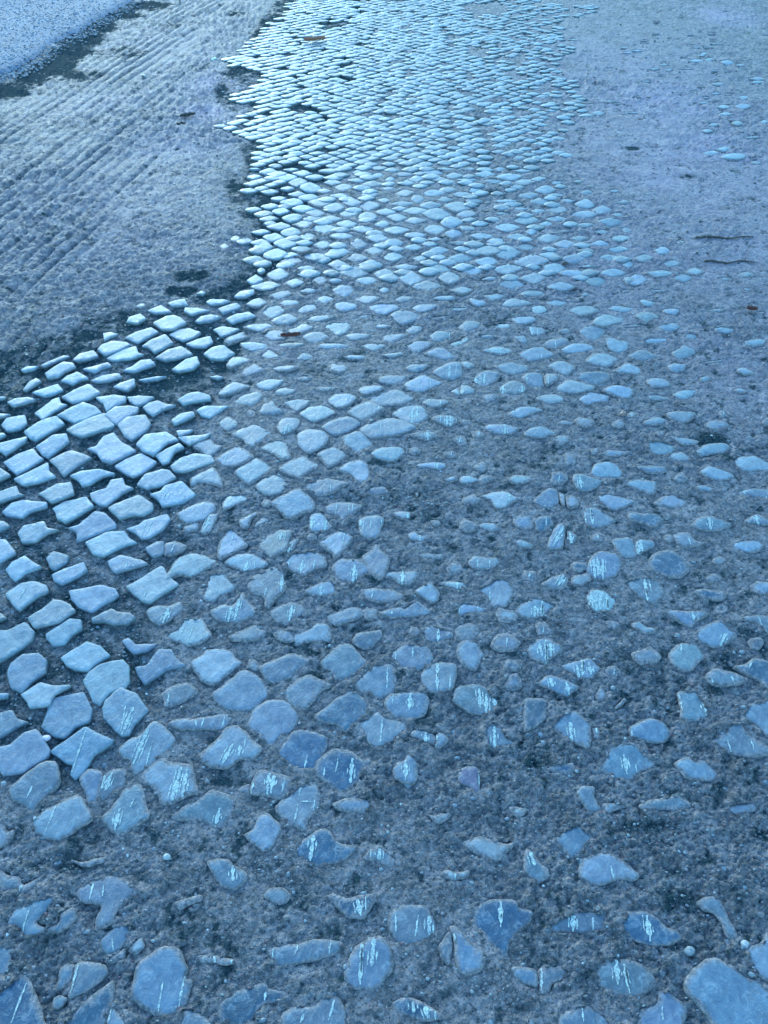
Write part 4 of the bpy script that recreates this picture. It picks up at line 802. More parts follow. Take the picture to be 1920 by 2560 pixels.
def stone_mesh(s, origin=True, seed=0):
    """one sett: outline -> domed, slightly tilted top with a worn rim and sides running down into the bed"""
    r = random.Random(seed)
    u, v = s['c']; op = s['open']
    prot = (0.0045 if op else 0.0035) + r.uniform(-0.0015, 0.002)
    if v < 900: prot *= 0.6
    P = [px2g(x, y, prot) for x, y in s['p']]
    cx = sum(q[0] for q in P) / len(P); cy = sum(q[1] for q in P) / len(P)
    g = 1.13 if not op else 1.09
    if v < 760: g = 1.05
    P = [(cx + (x - cx) * g, cy + (y - cy) * g) for x, y in P]
    dist = math.hypot(cx, cy)
    seg = 0.0045 * max(1.0, dist * 0.9)
    A = smooth_outline(P, 0.0016 if op else 0.0024, seg, 0.07 if op else 0.17)
    if len(A) < 6: return None
    base = float(lowh(cx, cy))
    x0, y0 = A.min(0); x1, y1 = A.max(0)
    step = seg * 1.25
    gx, gy = np.meshgrid(np.arange(x0, x1, step), np.arange(y0, y1, step))
    gx = gx.ravel() + nr.uniform(-.3, .3, gx.size) * step; gy = gy.ravel() + nr.uniform(-.3, .3, gy.size) * step
    m = in_poly(gx, gy, [tuple(q) for q in A]); gx, gy = gx[m], gy[m]
    An = np.roll(A, -1, axis=0) - np.roll(A, 1, axis=0); An /= (np.linalg.norm(An, axis=1)[:, None] + 1e-9)
    area2 = np.sum(A[:, 0] * np.roll(A[:, 1], -1) - np.roll(A[:, 0], -1) * A[:, 1])
    sg = 1 if area2 > 0 else -1; ins_ = (0.0016 if op else 0.0024) * max(1.0, dist * 0.5)
    I_ = A + sg * ins_ * np.stack([-An[:, 1], An[:, 0]], 1)
    di = seg_dist(I_[:, 0], I_[:, 1], A); mi_ = in_poly(I_[:, 0], I_[:, 1], [tuple(q) for q in A]) & (di > ins_ * 0.8)
    I_ = I_[mi_]
    if gx.size:
        d = seg_dist(gx, gy, A); k = d > ins_ + step * 0.4; gx, gy, d = np.concatenate([gx[k], I_[:, 0]]), np.concatenate([gy[k], I_[:, 1]]), None
    else: d = gx
    nb = len(A)
    pts = [Vector((a, b)) for a, b in A] + [Vector((a, b)) for a, b in zip(gx, gy)]
    ov, oe, of, *_ = delaunay_2d_cdt(pts, [(i, (i + 1) % nb) for i in range(nb)], [], 1, 1e-6)
    if len(ov) != len(pts): # crossings in the outline: fall back on the hull of simple input
        pass
    OX = np.array([q.x for q in ov]); OY = np.array([q.y for q in ov])
    D = seg_dist(OX, OY, A)
    tx, ty = r.uniform(-.045, .045), r.uniform(-.045, .045)
    rim = 0.0015 if op else 0.0030
    def H(x, y, d):
        return base + prot + tx * (x - cx) + ty * (y - cy) - rim * np.exp(-d / (0.0008 if op else 0.0035) * max(1, dist * .4)) \
            + 0.0024 * fbm(x, y, 22, 3, seed % 97) * np.minimum(1, d / 0.006) + 0.0010 * fbm(x, y, 110, 2, 9)
    Z = H(OX, OY, D)
    tone = TONES[s['tone']]; f = r.uniform(0.80, 1.18) * (0.92 if op else 0.80)
    tc = [tone[0] * f * r.uniform(.88, 1.14), tone[1] * f, tone[2] * f * r.uniform(.94, 1.10)]
    ox, oy = (cx, cy) if origin else (0, 0)
    V = [(x - ox, y - oy, z) for x, y, z in zip(OX, OY, Z)]
    mw = 0.0030 if op else 0.0095
    E = np.clip(np.exp(-D / mw), 0, 1) * (0.35 if op else 0.95) + (0.0 if op else (0.36 if s.get('bury') else r.choice([0.0, 0.05, 0.12, 0.22])))
    tn = [tc + [float(e)] for e in E]
    Fc = [tuple(f_) for f_ in of]; MI = [0] * len(Fc)
    # sides, coloured dark so the gaps between setts look shaded
    k0 = len(V); bi = list(range(nb)) if len(ov) == len(pts) else None
    if bi is None:
        idx = []
        for a, b in A:
            idx.append(int(np.argmin((OX - a) ** 2 + (OY - b) ** 2)))
        bi = idx
    sgn = sum(A[i - 1][0] * A[i][1] - A[i][0] * A[i - 1][1] for i in range(nb)) > 0
    for dep, out in ((0.010, 1.02), (0.035, 1.0)):
        for i in bi:
            V.append((cx + (OX[i] - cx) * out - ox, cy + (OY[i] - cy) * out - oy, Z[i] - dep)); tn.append([.035, .05, .055, 0.0 if op else 0.5])
    for lv in range(2):
        for q in range(nb):
            a = bi[q] if lv == 0 else k0 + (lv - 1) * nb + q; b = bi[(q + 1) % nb] if lv == 0 else k0 + (lv - 1) * nb + (q + 1) % nb
            c = k0 + lv * nb + (q + 1) % nb; d_ = k0 + lv * nb + q
            if a == b: continue
            Fc.append((a, d_, c, b) if sgn else (a, b, c, d_)); MI.append(0)
    # scrapes left by ploughs and wheels: thin chalky ridges standing on the surface
    for (ax, ay, bx, by), kd in s['st']:
        lines = [(0, 0.0034 if kd == 'n' else 0.0052, 1, 0.0007)]
        if kd == 'w': lines = [(0, 0.0080, 1, 0.0007), (0.0075, 0.0030, 1, 0.0007), (-0.008, 0.0026, 1, 0.0007)]
        if kd == 'c': lines = [(0.0, 0.0075, 1, 0.0007), (0.0008, 0.0026, 2, 0.0014)]
        for off, wd, mi, lift in lines:
            a = px2g(ax, ay, prot); b = px2g(bx, by, prot)
            L = math.hypot(b[0] - a[0], b[1] - a[1])
            if L < 0.004: continue
            dx, dy = (b[0] - a[0]) / L, (b[1] - a[1]) / L
            if off: 
                t0, t1 = sorted((r.uniform(0, .5), r.uniform(.5, 1)))
            else: t0, t1 = (0, 1) if mi == 1 else (0.15, 0.8)
            n = max(4, int(L * (t1 - t0) / 0.003)); row = []
            for i in range(n + 1):
                t = t0 + (t1 - t0) * i / n; wv = wd * (0.35 + 0.65 * math.sin(math.pi * min(1, max(0, i / n * .9 + .08)))) * (1 + 0.55 * math.sin(i * 0.9 + off * 900) * math.cos(i * 0.37 + ax)) * r.uniform(0.85, 1.15)
                jx = off + r.uniform(-.0006, .0006)
                X = a[0] + dx * L * t - dy * jx; Y = a[1] + dy * L * t + dx * jx
                row.append((X - dy * wv / 2, Y + dx * wv / 2, X + dy * wv / 2, Y - dx * wv / 2))
            R = np.array(row)
            xs = np.concatenate([R[:, 0], R[:, 2]]); ys = np.concatenate([R[:, 1], R[:, 3]])
            ins = in_poly(xs, ys, [tuple(q) for q in A]); dd = seg_dist(xs, ys, A)
            zz = H(xs, ys, dd) + lift; m_ = n + 1; st0 = len(V)
            for x, y, z in zip(xs, ys, zz): V.append((x - ox, y - oy, z)); tn.append([.6, .6, .6, 0])
            for i in range(n):
                if ins[i] and ins[i + 1] and ins[m_ + i] and ins[m_ + i + 1]:
                    q = (st0 + i, st0 + i + 1, st0 + m_ + i + 1, st0 + m_ + i)
                    Fc.append(q[::-1]); MI.append(mi)
    return V, Fc, MI, tn, (cx, cy), P

for s in stones: s['open'] = openness(*s['c'])
order = sorted(range(len(stones)), key=lambda i: -stones[i]['a'])
big = order[:300]; small = order[300:]

# nearly buried stones that only just break the mud between the others
pool = [(s['c'][0], s['c'][1], math.sqrt(s['a'])) for s in stones]
cnt = 0
for _ in range(6000):
    v = 430 + 1300 * rnd.random() ** 1.2; u = rnd.uniform(-10, 1930)
    wpx = 0.045 * (v + 700) * rnd.uniform(0.35, 0.7)
    if openness(u, v) or (v < 1000 and u < 640): continue
    if v < 1000 and u > 1250 + (v - 430) * 0.75: continue
    if any(abs(q[0] - u) < (q[2] + wpx) * .62 and abs(q[1] - v) < (q[2] + wpx) * .45 for q in pool): continue
    if 2080 < v < 2260 and 250 < u < 1300 and rnd.random() < .6: continue
    pool.append((u, v, wpx * .8)); fs = 0.42 + 0.5 * (v / 2560); n = 9; p = []
    for i in range(n):
        a = 2 * math.pi * i / n; r = rnd.uniform(.62, 1.1)
        p.append((u + math.cos(a) * wpx * .5 * r, v + math.sin(a) * wpx * .5 * fs * r))
    st = []
    if v > 1000 and rnd.random() < .3:
        st = [((u + 2, v - wpx * .22 * fs, u, v + wpx * .22 * fs), 'n')]
    small.append(len(stones)); stones.append(dict(tone=rnd.choice('MMMLD'), p=p, st=st, c=(u, v), a=0, open=False, bury=True)); cnt += 1
    if cnt > 45: break
for _ in range(420):
    v = rnd.uniform(1000, 2900); u = rnd.uniform(-1500, -140) if rnd.random() < .5 else rnd.uniform(2060, 3400)
    wpx = 0.045 * (v + 700) * rnd.uniform(.7, 1.05); fs = 0.42 + 0.5 * (v / 2560); n = 9
    if any(abs(q['c'][0] - u) < wpx * .95 and abs(q['c'][1] - v) < wpx * fs for q in stones[-400:]): continue
    p = [(u + math.cos(2 * math.pi * i / n) * wpx * .5 * rnd.uniform(.8, 1.1), v + math.sin(2 * math.pi * i / n) * wpx * .5 * fs * rnd.uniform(.8, 1.1)) for i in range(n)]
    small.append(len(stones)); stones.append(dict(tone=rnd.choice('LMMM'), p=p, st=[], c=(u, v), a=0, open=False))
for _ in range(150):
    v = rnd.uniform(20, 330); u = rnd.uniform(1440, 1930)
    wpx = 0.041 * (v + 700) * rnd.uniform(.5, .95); hpx = 0.0135 * (v + 250) * rnd.uniform(.4, .75)
    if rnd.random() > math.exp(-(((u - 1760) / 160) ** 2 + ((v - 140) / 110) ** 2)) + .12: continue
    if any(abs(q['c'][0] - u) < wpx and abs(q['c'][1] - v) < hpx for q in stones): continue
    n = 10; p = []
    for i in range(n):
        a = 2 * math.pi * i / n; r = rnd.uniform(.75, 1.1); p.append((u + math.cos(a) * wpx * .5 * r, v + math.sin(a) * hpx * .5 * r))
    small.append(len(stones)); stones.append(dict(tone=rnd.choice('LMM'), p=p, st=[], c=(u, v), a=0, open=False, bury=rnd.random() < .5))
print('buried', cnt)
# ---- wording
ANCH = [
 (1255, 2310, 'dark blue heart-shaped cobble near the bottom, right of centre', 'heart-shaped dark cobble'),
 (1180, 1950, 'small lilac squarish cobble alone in the dirt, lower right of centre', 'lilac cobble'),
 (1030, 2310, 'slate blue squarish cobble with three scrapes, left of the heart-shaped one', 'three-scrape cobble'),
 (400, 2450, 'big slate blue oval cobble with two scrapes at the bottom left', 'big oval cobble'),
 (1800, 2440, 'huge mottled blue cobble in the lower right corner', 'huge corner cobble'),
 (600, 2500, 'long dark blue bean-shaped cobble at the bottom edge', 'bean-shaped cobble'),
 (920, 2400, 'tall oval cobble with two long white gashes near the bottom', 'gashed oval cobble'),
 (800, 2120, 'dark blue pointed cobble with one long white scrape, tail to the right', 'tailed dark cobble'),
 (860, 1920, 'very dark blue cobble with several scrapes and a small hole', 'scraped dark cobble'),
 (870, 1780, 'dark blue lozenge-shaped cobble without scrapes in the middle', 'plain dark lozenge'),
 (160, 2040, 'large pale cobble with one white line, lowest of the left field', 'lowest pale cobble'),
 (375, 1870, 'pale lozenge cobble crossed by parallel slanting white lines', 'slant-lined lozenge'),
 (385, 1460, 'pale square cobble with concave sides standing on one corner', 'concave square cobble'),
 (265, 1710, 'large rounded pale cobble with a blunt tail pointing down', 'blunt-tailed cobble'),
 (730, 1260, 'large pale blue four-pointed cobble left of the bare dirt', 'four-pointed cobble'),
 (280, 1120, 'big star-cornered pale cobble in the left field', 'star-cornered cobble'),
 (1570, 1850, 'large rounded cobble with one bold white scrape at the right', 'bold-scrape round cobble'),
 (1360, 1625, 'rounded cobble split by a black crack with white flaking', 'cracked flaking cobble'),
 (1170, 1635, 'pale knobbly cobble with a small dark hole', 'knobbly holed cobble'),
 (1665, 1410, 'dark blue rounded cobble beside the damp patch at the right', 'dark round cobble'),
 (1270, 1755, 'dark upright rectangular cobble right of centre', 'upright dark cobble'),
 (990, 1000, 'smooth slate blue pointed cobble in the middle of the paving', 'smooth pointed cobble'),
 (1255, 1250, 'whitish flat-topped mushroom-shaped cobble in the bare dirt', 'mushroom-shaped cobble'),
 (425, 805, 'pale diamond cobble with tiny pits near the dirt bank', 'pitted diamond cobble'),
 (1880, 1880, 'slate blue cobble running out of the frame at the right edge', 'right-edge slate cobble'),
 (1820, 1700, 'deep blue cobble cut by the right edge of the picture', 'blue edge cobble'),
 (1500, 1180, 'round pale knobbly cobble with white grain at the right', 'pale grainy cobble'),
 (215, 890, 'pale oval cobble with two dark pits by the dirt bank', 'two-pit cobble'),
 (1880, 1150, 'blue cobble with low front edge near the right side', 'low blue cobble'),
 (760, 1030, 'squarish blue cobble holding one small black dot', 'black-dot cobble'),
 (1615, 2310, 'dark oblong cobble with one white scrape beside the bottom damp patch', 'oblong dark cobble'),
 (70, 1370, 'rounded pale cobble below the left field centre', 'left pale cobble'),
 (1590, 2040, 'low wavy grey ridge of a nearly buried cobble', 'wavy buried cobble'),
 (660, 1690, 'large pale cobble with pentagon outline in the middle left', 'pentagon cobble'),
 (1120, 2130, 'pale cobble shaped like a bat with a notch', 'bat-shaped cobble'),
 (1180, 900, 'blue oblong cobble with soft edges, middle right', 'soft oblong cobble'),
]
def look(s):
    p = s['p']; P = [px2g(x, y) for x, y in p]
    c = np.array(P) - np.mean(P, 0); ev = np.sqrt(np.abs(np.linalg.eigvalsh(np.cov(c.T))))
    el = ev[1] / max(ev[0], 1e-6)
    tone = {'L': 'pale grey-blue', 'M': 'slate blue', 'D': 'dark blue', 'W': 'whitish', 'P': 'lilac'}[s['tone']]
    shp = 'long' if el > 2.2 else ('oblong' if el > 1.5 else 'squarish')
    k = len(s['st']); extra = ''
    if k == 1: extra = ' with one scrape'
    elif k == 2: extra = ' with two scrapes'
    elif k > 2: extra = ' with several scrapes'
    return f'{tone} {shp} cobble{extra}'
def nearest_stone(pt, pool, tone=None):
    return min(pool, key=lambda i: (stones[i]['c'][0] - pt[0]) ** 2 + (stones[i]['c'][1] - pt[1]) ** 2 + (0 if stones[i]['tone'] == tone or not tone else 4000))
anch_ids = {}
for (ax, ay, lab, short) in ANCH:
    i = nearest_stone((ax, ay), big)
    if i in anch_ids: continue
    anch_ids[i] = (lab, short)
labels = {i: v[0] for i, v in anch_ids.items()}
sect = {}
DIRN = ['right', 'upper right', 'above', 'upper left', 'left', 'lower left', 'below', 'lower right']
DIRP = ['to the right of', 'up and right of', 'above', 'up and left of', 'to the left of', 'down and left of', 'below', 'down and right of']
for i in big:
    if i in anch_ids: continue
    c = stones[i]['c']; a = min(anch_ids, key=lambda q: (stones[q]['c'][0] - c[0]) ** 2 + ((stones[q]['c'][1] - c[1]) * 1.2) ** 2)
    dx = c[0] - stones[a]['c'][0]; dy = -(c[1] - stones[a]['c'][1])
    k = int(round(math.atan2(dy, dx) / (math.pi / 4))) % 8
    sect.setdefault((a, k), []).append((dx * dx + dy * dy, i))
ORD = ['', 'second ', 'third ', 'fourth ', 'fifth ', 'sixth ', 'seventh ', 'eighth ', 'ninth ', 'tenth ']
for (a, k), L in sect.items():
    for r_, (_, i) in enumerate(sorted(L)):
        labels[i] = f"{ORD[r_]}{look(stones[i])} {DIRP[k]} the {anch_ids[a][1]}" if r_ else f"{look(stones[i])} next {DIRP[k]} the {anch_ids[a][1]}"

for L_ in labels.values():
    if len(L_.split()) > 16: print('LONG', L_)
print('unique', len(set(labels.values())), len(labels))
for i in big:
    s = stones[i]; R = stone_mesh(s, True, i * 13 + 1)
    if not R: continue
    V, Fc, MI, tn, c, P = R
    o = new_obj('cobblestone', V, Fc, [MS, MSCR, MCRK], mat_idx=MI, tone=tn)
    o.location = (c[0], c[1], 0)
    tag(o, labels[i], 'cobblestone', 'cobblestones set in the dirt')
    raster(P, 0.80)
V_, F_, MI_, T_ = [], [], [], []
for i in small:
    R = stone_mesh(stones[i], False, i * 13 + 1)
    if not R: continue
    V, Fc, MI, tn, c, P = R
    k = len(V_); V_ += V; F_ += [tuple(q + k for q in f) for f in Fc]; MI_ += MI; T_ += tn
    raster(P, 0.80)
for (x, y, sc) in lattice:
    n = 12; pw = rnd.uniform(1.1, 1.5); ring = []
    sk = (0.14 if x < -0.3 else 0.0) + rnd.uniform(-.1, .1)
    z0 = float(lowh(x, y)); op = x < -0.1
    pr = (0.0025 if op else 0.003) + rnd.uniform(-.001, .0015); f = rnd.uniform(.55, .92); t = TONES['L']; eg_ = rnd.choice([0, 0, .1, .3]) * (0.4 if op else 1.5)
    for q in range(n):
        a = 2 * math.pi * q / n; c_, s_ = math.cos(a), math.sin(a)
        r = (abs(c_) ** pw + abs(s_) ** pw) ** (-1 / pw) * rnd.uniform(.92, 1.08)
        ring.append((r * c_ * 0.0470 * sc + r * s_ * sk * 0.026, r * s_ * 0.0345 * sc))
    k = len(V_); tx, ty = rnd.uniform(-.05, .05), rnd.uniform(-.035, .035)
    for lv, (rs, dz) in enumerate(((1.02, -0.035), (1.0, -0.003), (0.95, -0.0004), (0.5, 0.0006))):
        for a, b in ring:
            V_.append((x + a * rs, y + b * rs, z0 + pr + dz + tx * a + ty * b)); T_.append([t[0] * f, t[1] * f, t[2] * f, eg_ + (0.25 if lv == 2 and not op else 0)] if lv > 1 else [.03, .05, .055, 0])  # lower rings coloured dark, painted shade for the gaps
    V_.append((x, y, z0 + pr + 0.001)); T_.append([t[0] * f, t[1] * f, t[2] * f, eg_])
    for lv in range(3):
        for q in range(n):
            a = k + lv * n + q; b = k + lv * n + (q + 1) % n
            F_.append((a, b, b + n, a + n)); MI_.append(0)
    for q in range(n): F_.append((k + 3 * n + q, k + 3 * n + (q + 1) % n, k + 4 * n)); MI_.append(0)
    raster([(x + a, y + b) for a, b in ring], 0.85)
o = new_obj('small_cobblestones', V_, F_, [MS, MSCR, MCRK], mat_idx=MI_, tone=T_)
tag(o, 'countless smaller cobbles of the worn paving running away into the distance', 'cobblestones', kind='stuff')

# ------------------------------------------------------------------ ground sheet
def graded():
    th = np.radians(np.concatenate([np.linspace(99, 82, 40, endpoint=False), np.linspace(82, 9.6, 1000)]))
    ys = CAM_H / np.tan(th)
    far = ys[-1] * np.array([1.05, 1.12, 1.25, 1.5, 2, 3, 5, 9, 16, 30, 60])
    near = np.array([-60, -25, -10, -4, -1.8, -1.0, -0.6, -0.4])
    return np.concatenate([near, ys, far])
ys = graded()
us = np.linspace(-1, 1, 620)
ext = np.concatenate([1 + 2.6 * np.linspace(0.004, 1, 170) ** 1.25, [4.2, 5.5, 8, 14, 30, 70]])
us = np.concatenate([-ext[::-1], us, ext])
hw = 0.80 + 0.44 * np.maximum(ys, 0)
X = us[None, :] * np.minimum(hw, 9)[:, None]; Y = np.repeat(ys[:, None], len(us), 1)
def blobmask(x, y, blobs):
    m = np.zeros(x.shape)
    for (u, v, ru, rv, s_) in blobs:
        if v > 1150: s_ *= 0.72
        c = px2g(u, v); rx = abs(px2g(u + ru, v)[0] - c[0]); ry = abs(px2g(u, v - rv)[1] - px2g(u, v + rv)[1]) / 2
        m = np.maximum(m, s_ * np.exp(-1.2 * (((x - c[0]) / rx) ** 2 + ((y - c[1]) / ry) ** 2)))
    return m
DAMPS = [(1640, 1395, 80, 45, .9), (1560, 1640, 90, 70, .6), (1350, 1900, 90, 70, .8), (1250, 2080, 60, 90, .7), (1640, 2070, 190, 70, .8), (1690, 2250, 110, 60, .9),
         (1430, 2180, 60, 40, .8), (1020, 1240, 110, 40, .7), (1070, 1290, 50, 60, .7), (1360, 1560, 60, 40, .8), (1780, 1100, 70, 30, .9), (150, 2165, 170, 30, .8), (60, 2400, 60, 50, .6),
         (240, 2390, 60, 40, .6), (20, 225, 70, 26, 1.4), (90, 190, 60, 26, 1.6), (135, 165, 60, 28, 1.6), (175, 135, 60, 28, 1.6), (210, 100, 60, 24, 1.6), (250, 68, 60, 20, 1.5), (300, 38, 70, 18, 1.3), (370, 12, 80, 16, 1.1), (300, 130, 140, 30, .6), (180, 190, 110, 22, .9), (420, 60, 160, 20, .5), (600, 30, 60, 14, .7), 
         (480, 690, 60, 22, 1), (460, 730, 60, 18, .9), (230, 835, 70, 14, 1), (60, 900, 90, 22, .9), (1390, 300, 80, 14, .4), (1720, 442, 45, 9, .9), (1690, 370, 40, 10, .5), (1580, 370, 26, 8, .8),
         (870, 2000, 80, 40, .5), (700, 2150, 60, 40, .6), (1010, 2330, 60, 40, .5), (1290, 2370, 50, 40, .6), (470, 1560, 60, 30, .6), (1180, 1530, 60, 30, .6), (1230, 2460, 60, 40, .6),
         (730, 2250, 50, 40, .5), (1560, 2400, 60, 40, .4), (1130, 1170, 90, 25, .4), (1700, 1640, 90, 30, .6), (1400, 1480, 60, 30, .5), (700, 1200, 40, 30, .4), (500, 1350, 40, 40, .5),
         (900, 640, 60, 10, .5), (1230, 480, 50, 10, .6), (1210, 700, 50, 14, .6), (860, 900, 60, 18, .5), (680, 100, 60, 12, .5), (760, 215, 40, 8, .8), (1190, 300, 40, 14, .9), (870, 120, 60, 12, .7)]
PALES = [(1680, 330, 330, 330, .75), (1500, 640, 330, 160, .45), (250, 520, 330, 230, .28), (420, 120, 250, 90, .22), (1800, 900, 160, 200, .4), (560, 210, 110, 40, 1.0), (520, 280, 110, 40, .8), (460, 360, 160, 60, .5), (200, 480, 200, 60, .35), (1820, 40, 100, 30, .9), (1600, 520, 220, 90, .5), (1700, 700, 200, 60, .4), (330, 600, 200, 70, .3),
         (1500, 200, 100, 90, .4), (700, 870, 80, 14, .4), (250, 255, 130, 30, .4)]  # dry pale dirt, and broad far zones painting in the sky's sheen
u_, v_ = g2px(X, Y)
core = (Y > 0.0) & (Y < 9.2) & (np.abs(X) < 4.5)
low = lowh(X, Y)
opn = np.zeros(X.shape)
m = in_poly(X[core] + 0.22 * fbm(X[core], Y[core], 4, 4, 41), Y[core] + 0.22 * fbm(X[core], Y[core], 4, 4, 42), OPENG)
opn[core] = m
# soften
for _ in range(24):
    opn[1:-1, 1:-1] = (opn[1:-1, 1:-1] * 2 + opn[:-2, 1:-1] + opn[2:, 1:-1] + opn[1:-1, :-2] + opn[1:-1, 2:]) / 6
bm = blobmask(X, Y, DAMPS); damp_dark = np.maximum(np.clip(bm * 1.15 + 2.2 * fbm(X, Y, 13, 6, 33, 0.65), 0, 1.2) * smooth(0.06, 0.7, bm) * 0.76, opn * (0.34 + 0.28 * smooth(1.0, 2.2, Y)) + opn * 1.3 * fbm(X, Y, 8, 5, 37, 0.6))  # damp patches; joints get moss plus painted gap shade
palem = blobmask(X, Y, PALES) * (0.75 + 0.9 * fbm(X, Y, 5, 4, 19))
crumb = fbm(X, Y, 26, 4, 201, 0.7); crum2 = fbm(X, Y, 3.0, 3, 202)
damp_dark = np.maximum(damp_dark, (0.50 - 0.08 * smooth(1.2, 3, Y)) * smooth(0.03 - 0.14 * crum2, 0.24 - 0.14 * crum2, crumb) * core)
palem = np.maximum(palem, 0.28 * smooth(0.08, 0.2, -crumb) * core * smooth(1.6, 3.2, Y))
Z = low.copy()
fade = np.clip(1.6 - np.maximum(Y, 0) * 0.08, .5, 1.6)
hard = smooth(-0.10, 0.14, fbm(X, Y, 1.6, 4, 91))
rough = 0.013 * fbm(X, Y, 14, 4, 3) + 0.009 * fbm(X, Y, 60, 3, 8) + 0.007 * fbm(X, Y, 170, 2, 21)
pass
Z -= 0.0050 * opn
Z -= 0.004 * np.clip(damp_dark, 0, 1)
# tyre ruts on the left
g1 = px2g(0, 428); g2 = px2g(323, 198)
dx, dy = g2[0] - g1[0], g2[1] - g1[1]; L = math.hypot(dx, dy); dx /= L; dy /= L
sx = (X - g1[0]) * -dy + (Y - g1[1]) * dx; al = (X - g1[0]) * dx + (Y - g1[1]) * dy
sx2 = sx + 0.035 * al * al * 0.12 + 0.02 * fbm(X, Y, 2.2, 2, 51)
band = smooth(-1.25, -0.9, sx2) * (1 - smooth(0.45, 0.75, sx2)) * (1 - smooth(-0.25, 0.3, X + 1.15 - 0.0 * Y)) * (Y > 1.2)
vis = 0.4 + 0.6 * smooth(-0.2, 0.3, fbm(X, Y, 2.5, 3, 61) + 0.05)
ph_ = sx2 * 2 * math.pi / 0.066 + 2.2 * fbm(sx2, al * 0.12, 6, 2, 52)
rut = (0.35 - 1.5 * np.exp(-np.sin(ph_ / 2) ** 2 / 0.22)) * (0.35 + 0.65 * smooth(-0.15, 0.2, fbm(sx2, al * 0.1, 9, 3, 57)))
Z += 0.0115 * rut * band * vis
rut = rut + 0.5 * fbm(X * 1.0, Y * 1.0, 26, 3, 71)
deep = np.exp(-((sx2 + 0.12) / 0.013) ** 2) + 0.8 * np.exp(-((sx2 + 0.47) / 0.010) ** 2)
Z -= 0.006 * deep * band * vis
damp_dark = np.maximum(damp_dark, 0.42 * np.clip(-rut, 0, 1) * band * vis); damp_dark = np.maximum(damp_dark, 0.35 * deep * band)  # rut grooves and deep lines coloured darker with depth
Z += rough * (1 - 0.35 * opn) * (0.55 + 0.6 * (1 - hard)) * (1 + 0.7 * smooth(1.5, 4, Y) * smooth(0.2, -0.6, X) * (1 - 0.6 * band))
tr = np.sin((X - 0.30 * Y) * 2 * math.pi / 0.11 + 2.0 * fbm(X, Y, 1.5, 2, 95)) * smooth(0.9, 1.5, X - 0.05 * Y) * smooth(2.0, 3.4, Y)
Z += 0.0016 * tr * np.clip(fbm(X, Y, 1.2, 4, 96) * 4, 0, 1)
# press the sheet down under the stones
ix = ((X - GX0) / CELL).astype(int); iy = ((Y - GY0) / CELL).astype(int)
ok = (ix >= 0) & (ix < RW) & (iy >= 0) & (iy < RH)
under = np.zeros(X.shape, bool); under[ok] = ras[iy[ok], ix[ok]] > 0
Z[under] = np.minimum(Z[under], low[under] - 0.016)
Z[~core] = low[~core]
nY, nX = X.shape
verts = np.stack([X, Y, Z], -1).reshape(-1, 3)
ii, jj = np.meshgrid(np.arange(nY - 1), np.arange(nX - 1), indexing='ij')
a = (ii * nX + jj).ravel(); faces = np.stack([a, a + 1, a + nX + 1, a + nX], 1)
me = bpy.data.meshes.new('ground'); me.vertices.add(len(verts)); me.vertices.foreach_set('co', verts.astype(np.float32).ravel())
me.loops.add(faces.size); me.loops.foreach_set('vertex_index', faces.astype(np.int32).ravel())
me.polygons.add(len(faces)); me.polygons.foreach_set('loop_start', np.arange(0, faces.size, 4, dtype=np.int32))
me.polygons.foreach_set('use_smooth', np.ones(len(faces), bool)); me.update(); me.validate()
at = me.color_attributes.new('tone', 'FLOAT_COLOR', 'POINT')
tn = np.stack([np.clip(damp_dark, 0, 1.2), np.clip(palem, 0, 1), band, np.ones_like(band)], -1).astype(np.float32)
at.data.foreach_set('color', tn.ravel()); me.materials.append(MG)
gr = bpy.data.objects.new('ground', me); COL.objects.link(gr); tag(gr, kind='structure')
def gz(x, y): return float(lowh(x, y))

# ------------------------------------------------------------------ road at the far left
edge = [(-700, 420), (-300, 300), (-60, 205), (0, 186), (45, 172), (80, 150), (120, 118), (165, 92), (205, 78), (240, 52), (275, 34), (330, 2), (420, -60), (560, -160), (700, -260)]
eg = [px2g(*q) for q in edge]
eg2 = []
for q in range(len(eg) - 1):
    for t in range(14):
        f = t / 14; x = eg[q][0] + (eg[q + 1][0] - eg[q][0]) * f; y = eg[q][1] + (eg[q + 1][1] - eg[q][1]) * f
        eg2.append((x, y))
OFF = [0, 0.03] + [0.1 * i for i in range(1, 50)] + [6, 8, 12, 20, 40]; NO = len(OFF)
V, Fc = [], []
for k, (x, y) in enumerate(eg2):
    for q, off in enumerate(OFF):
        X_, Y_ = x - off * 0.72, y + off * 0.70
        if q == 0: X_ += rnd.uniform(-.006, .02); Y_ += rnd.uniform(-.02, .004)
        V.append((X_, Y_, gz(X_, Y_) + (0.004 if q == 0 else 0.016)))
for k in range(len(eg2) - 1):
    for q in range(NO - 1):
        a = k * NO + q; Fc.append((a, a + NO, a + NO + 1, a + 1))
rd = new_obj('road', V, Fc, [MROAD]); tag(rd, kind='structure')

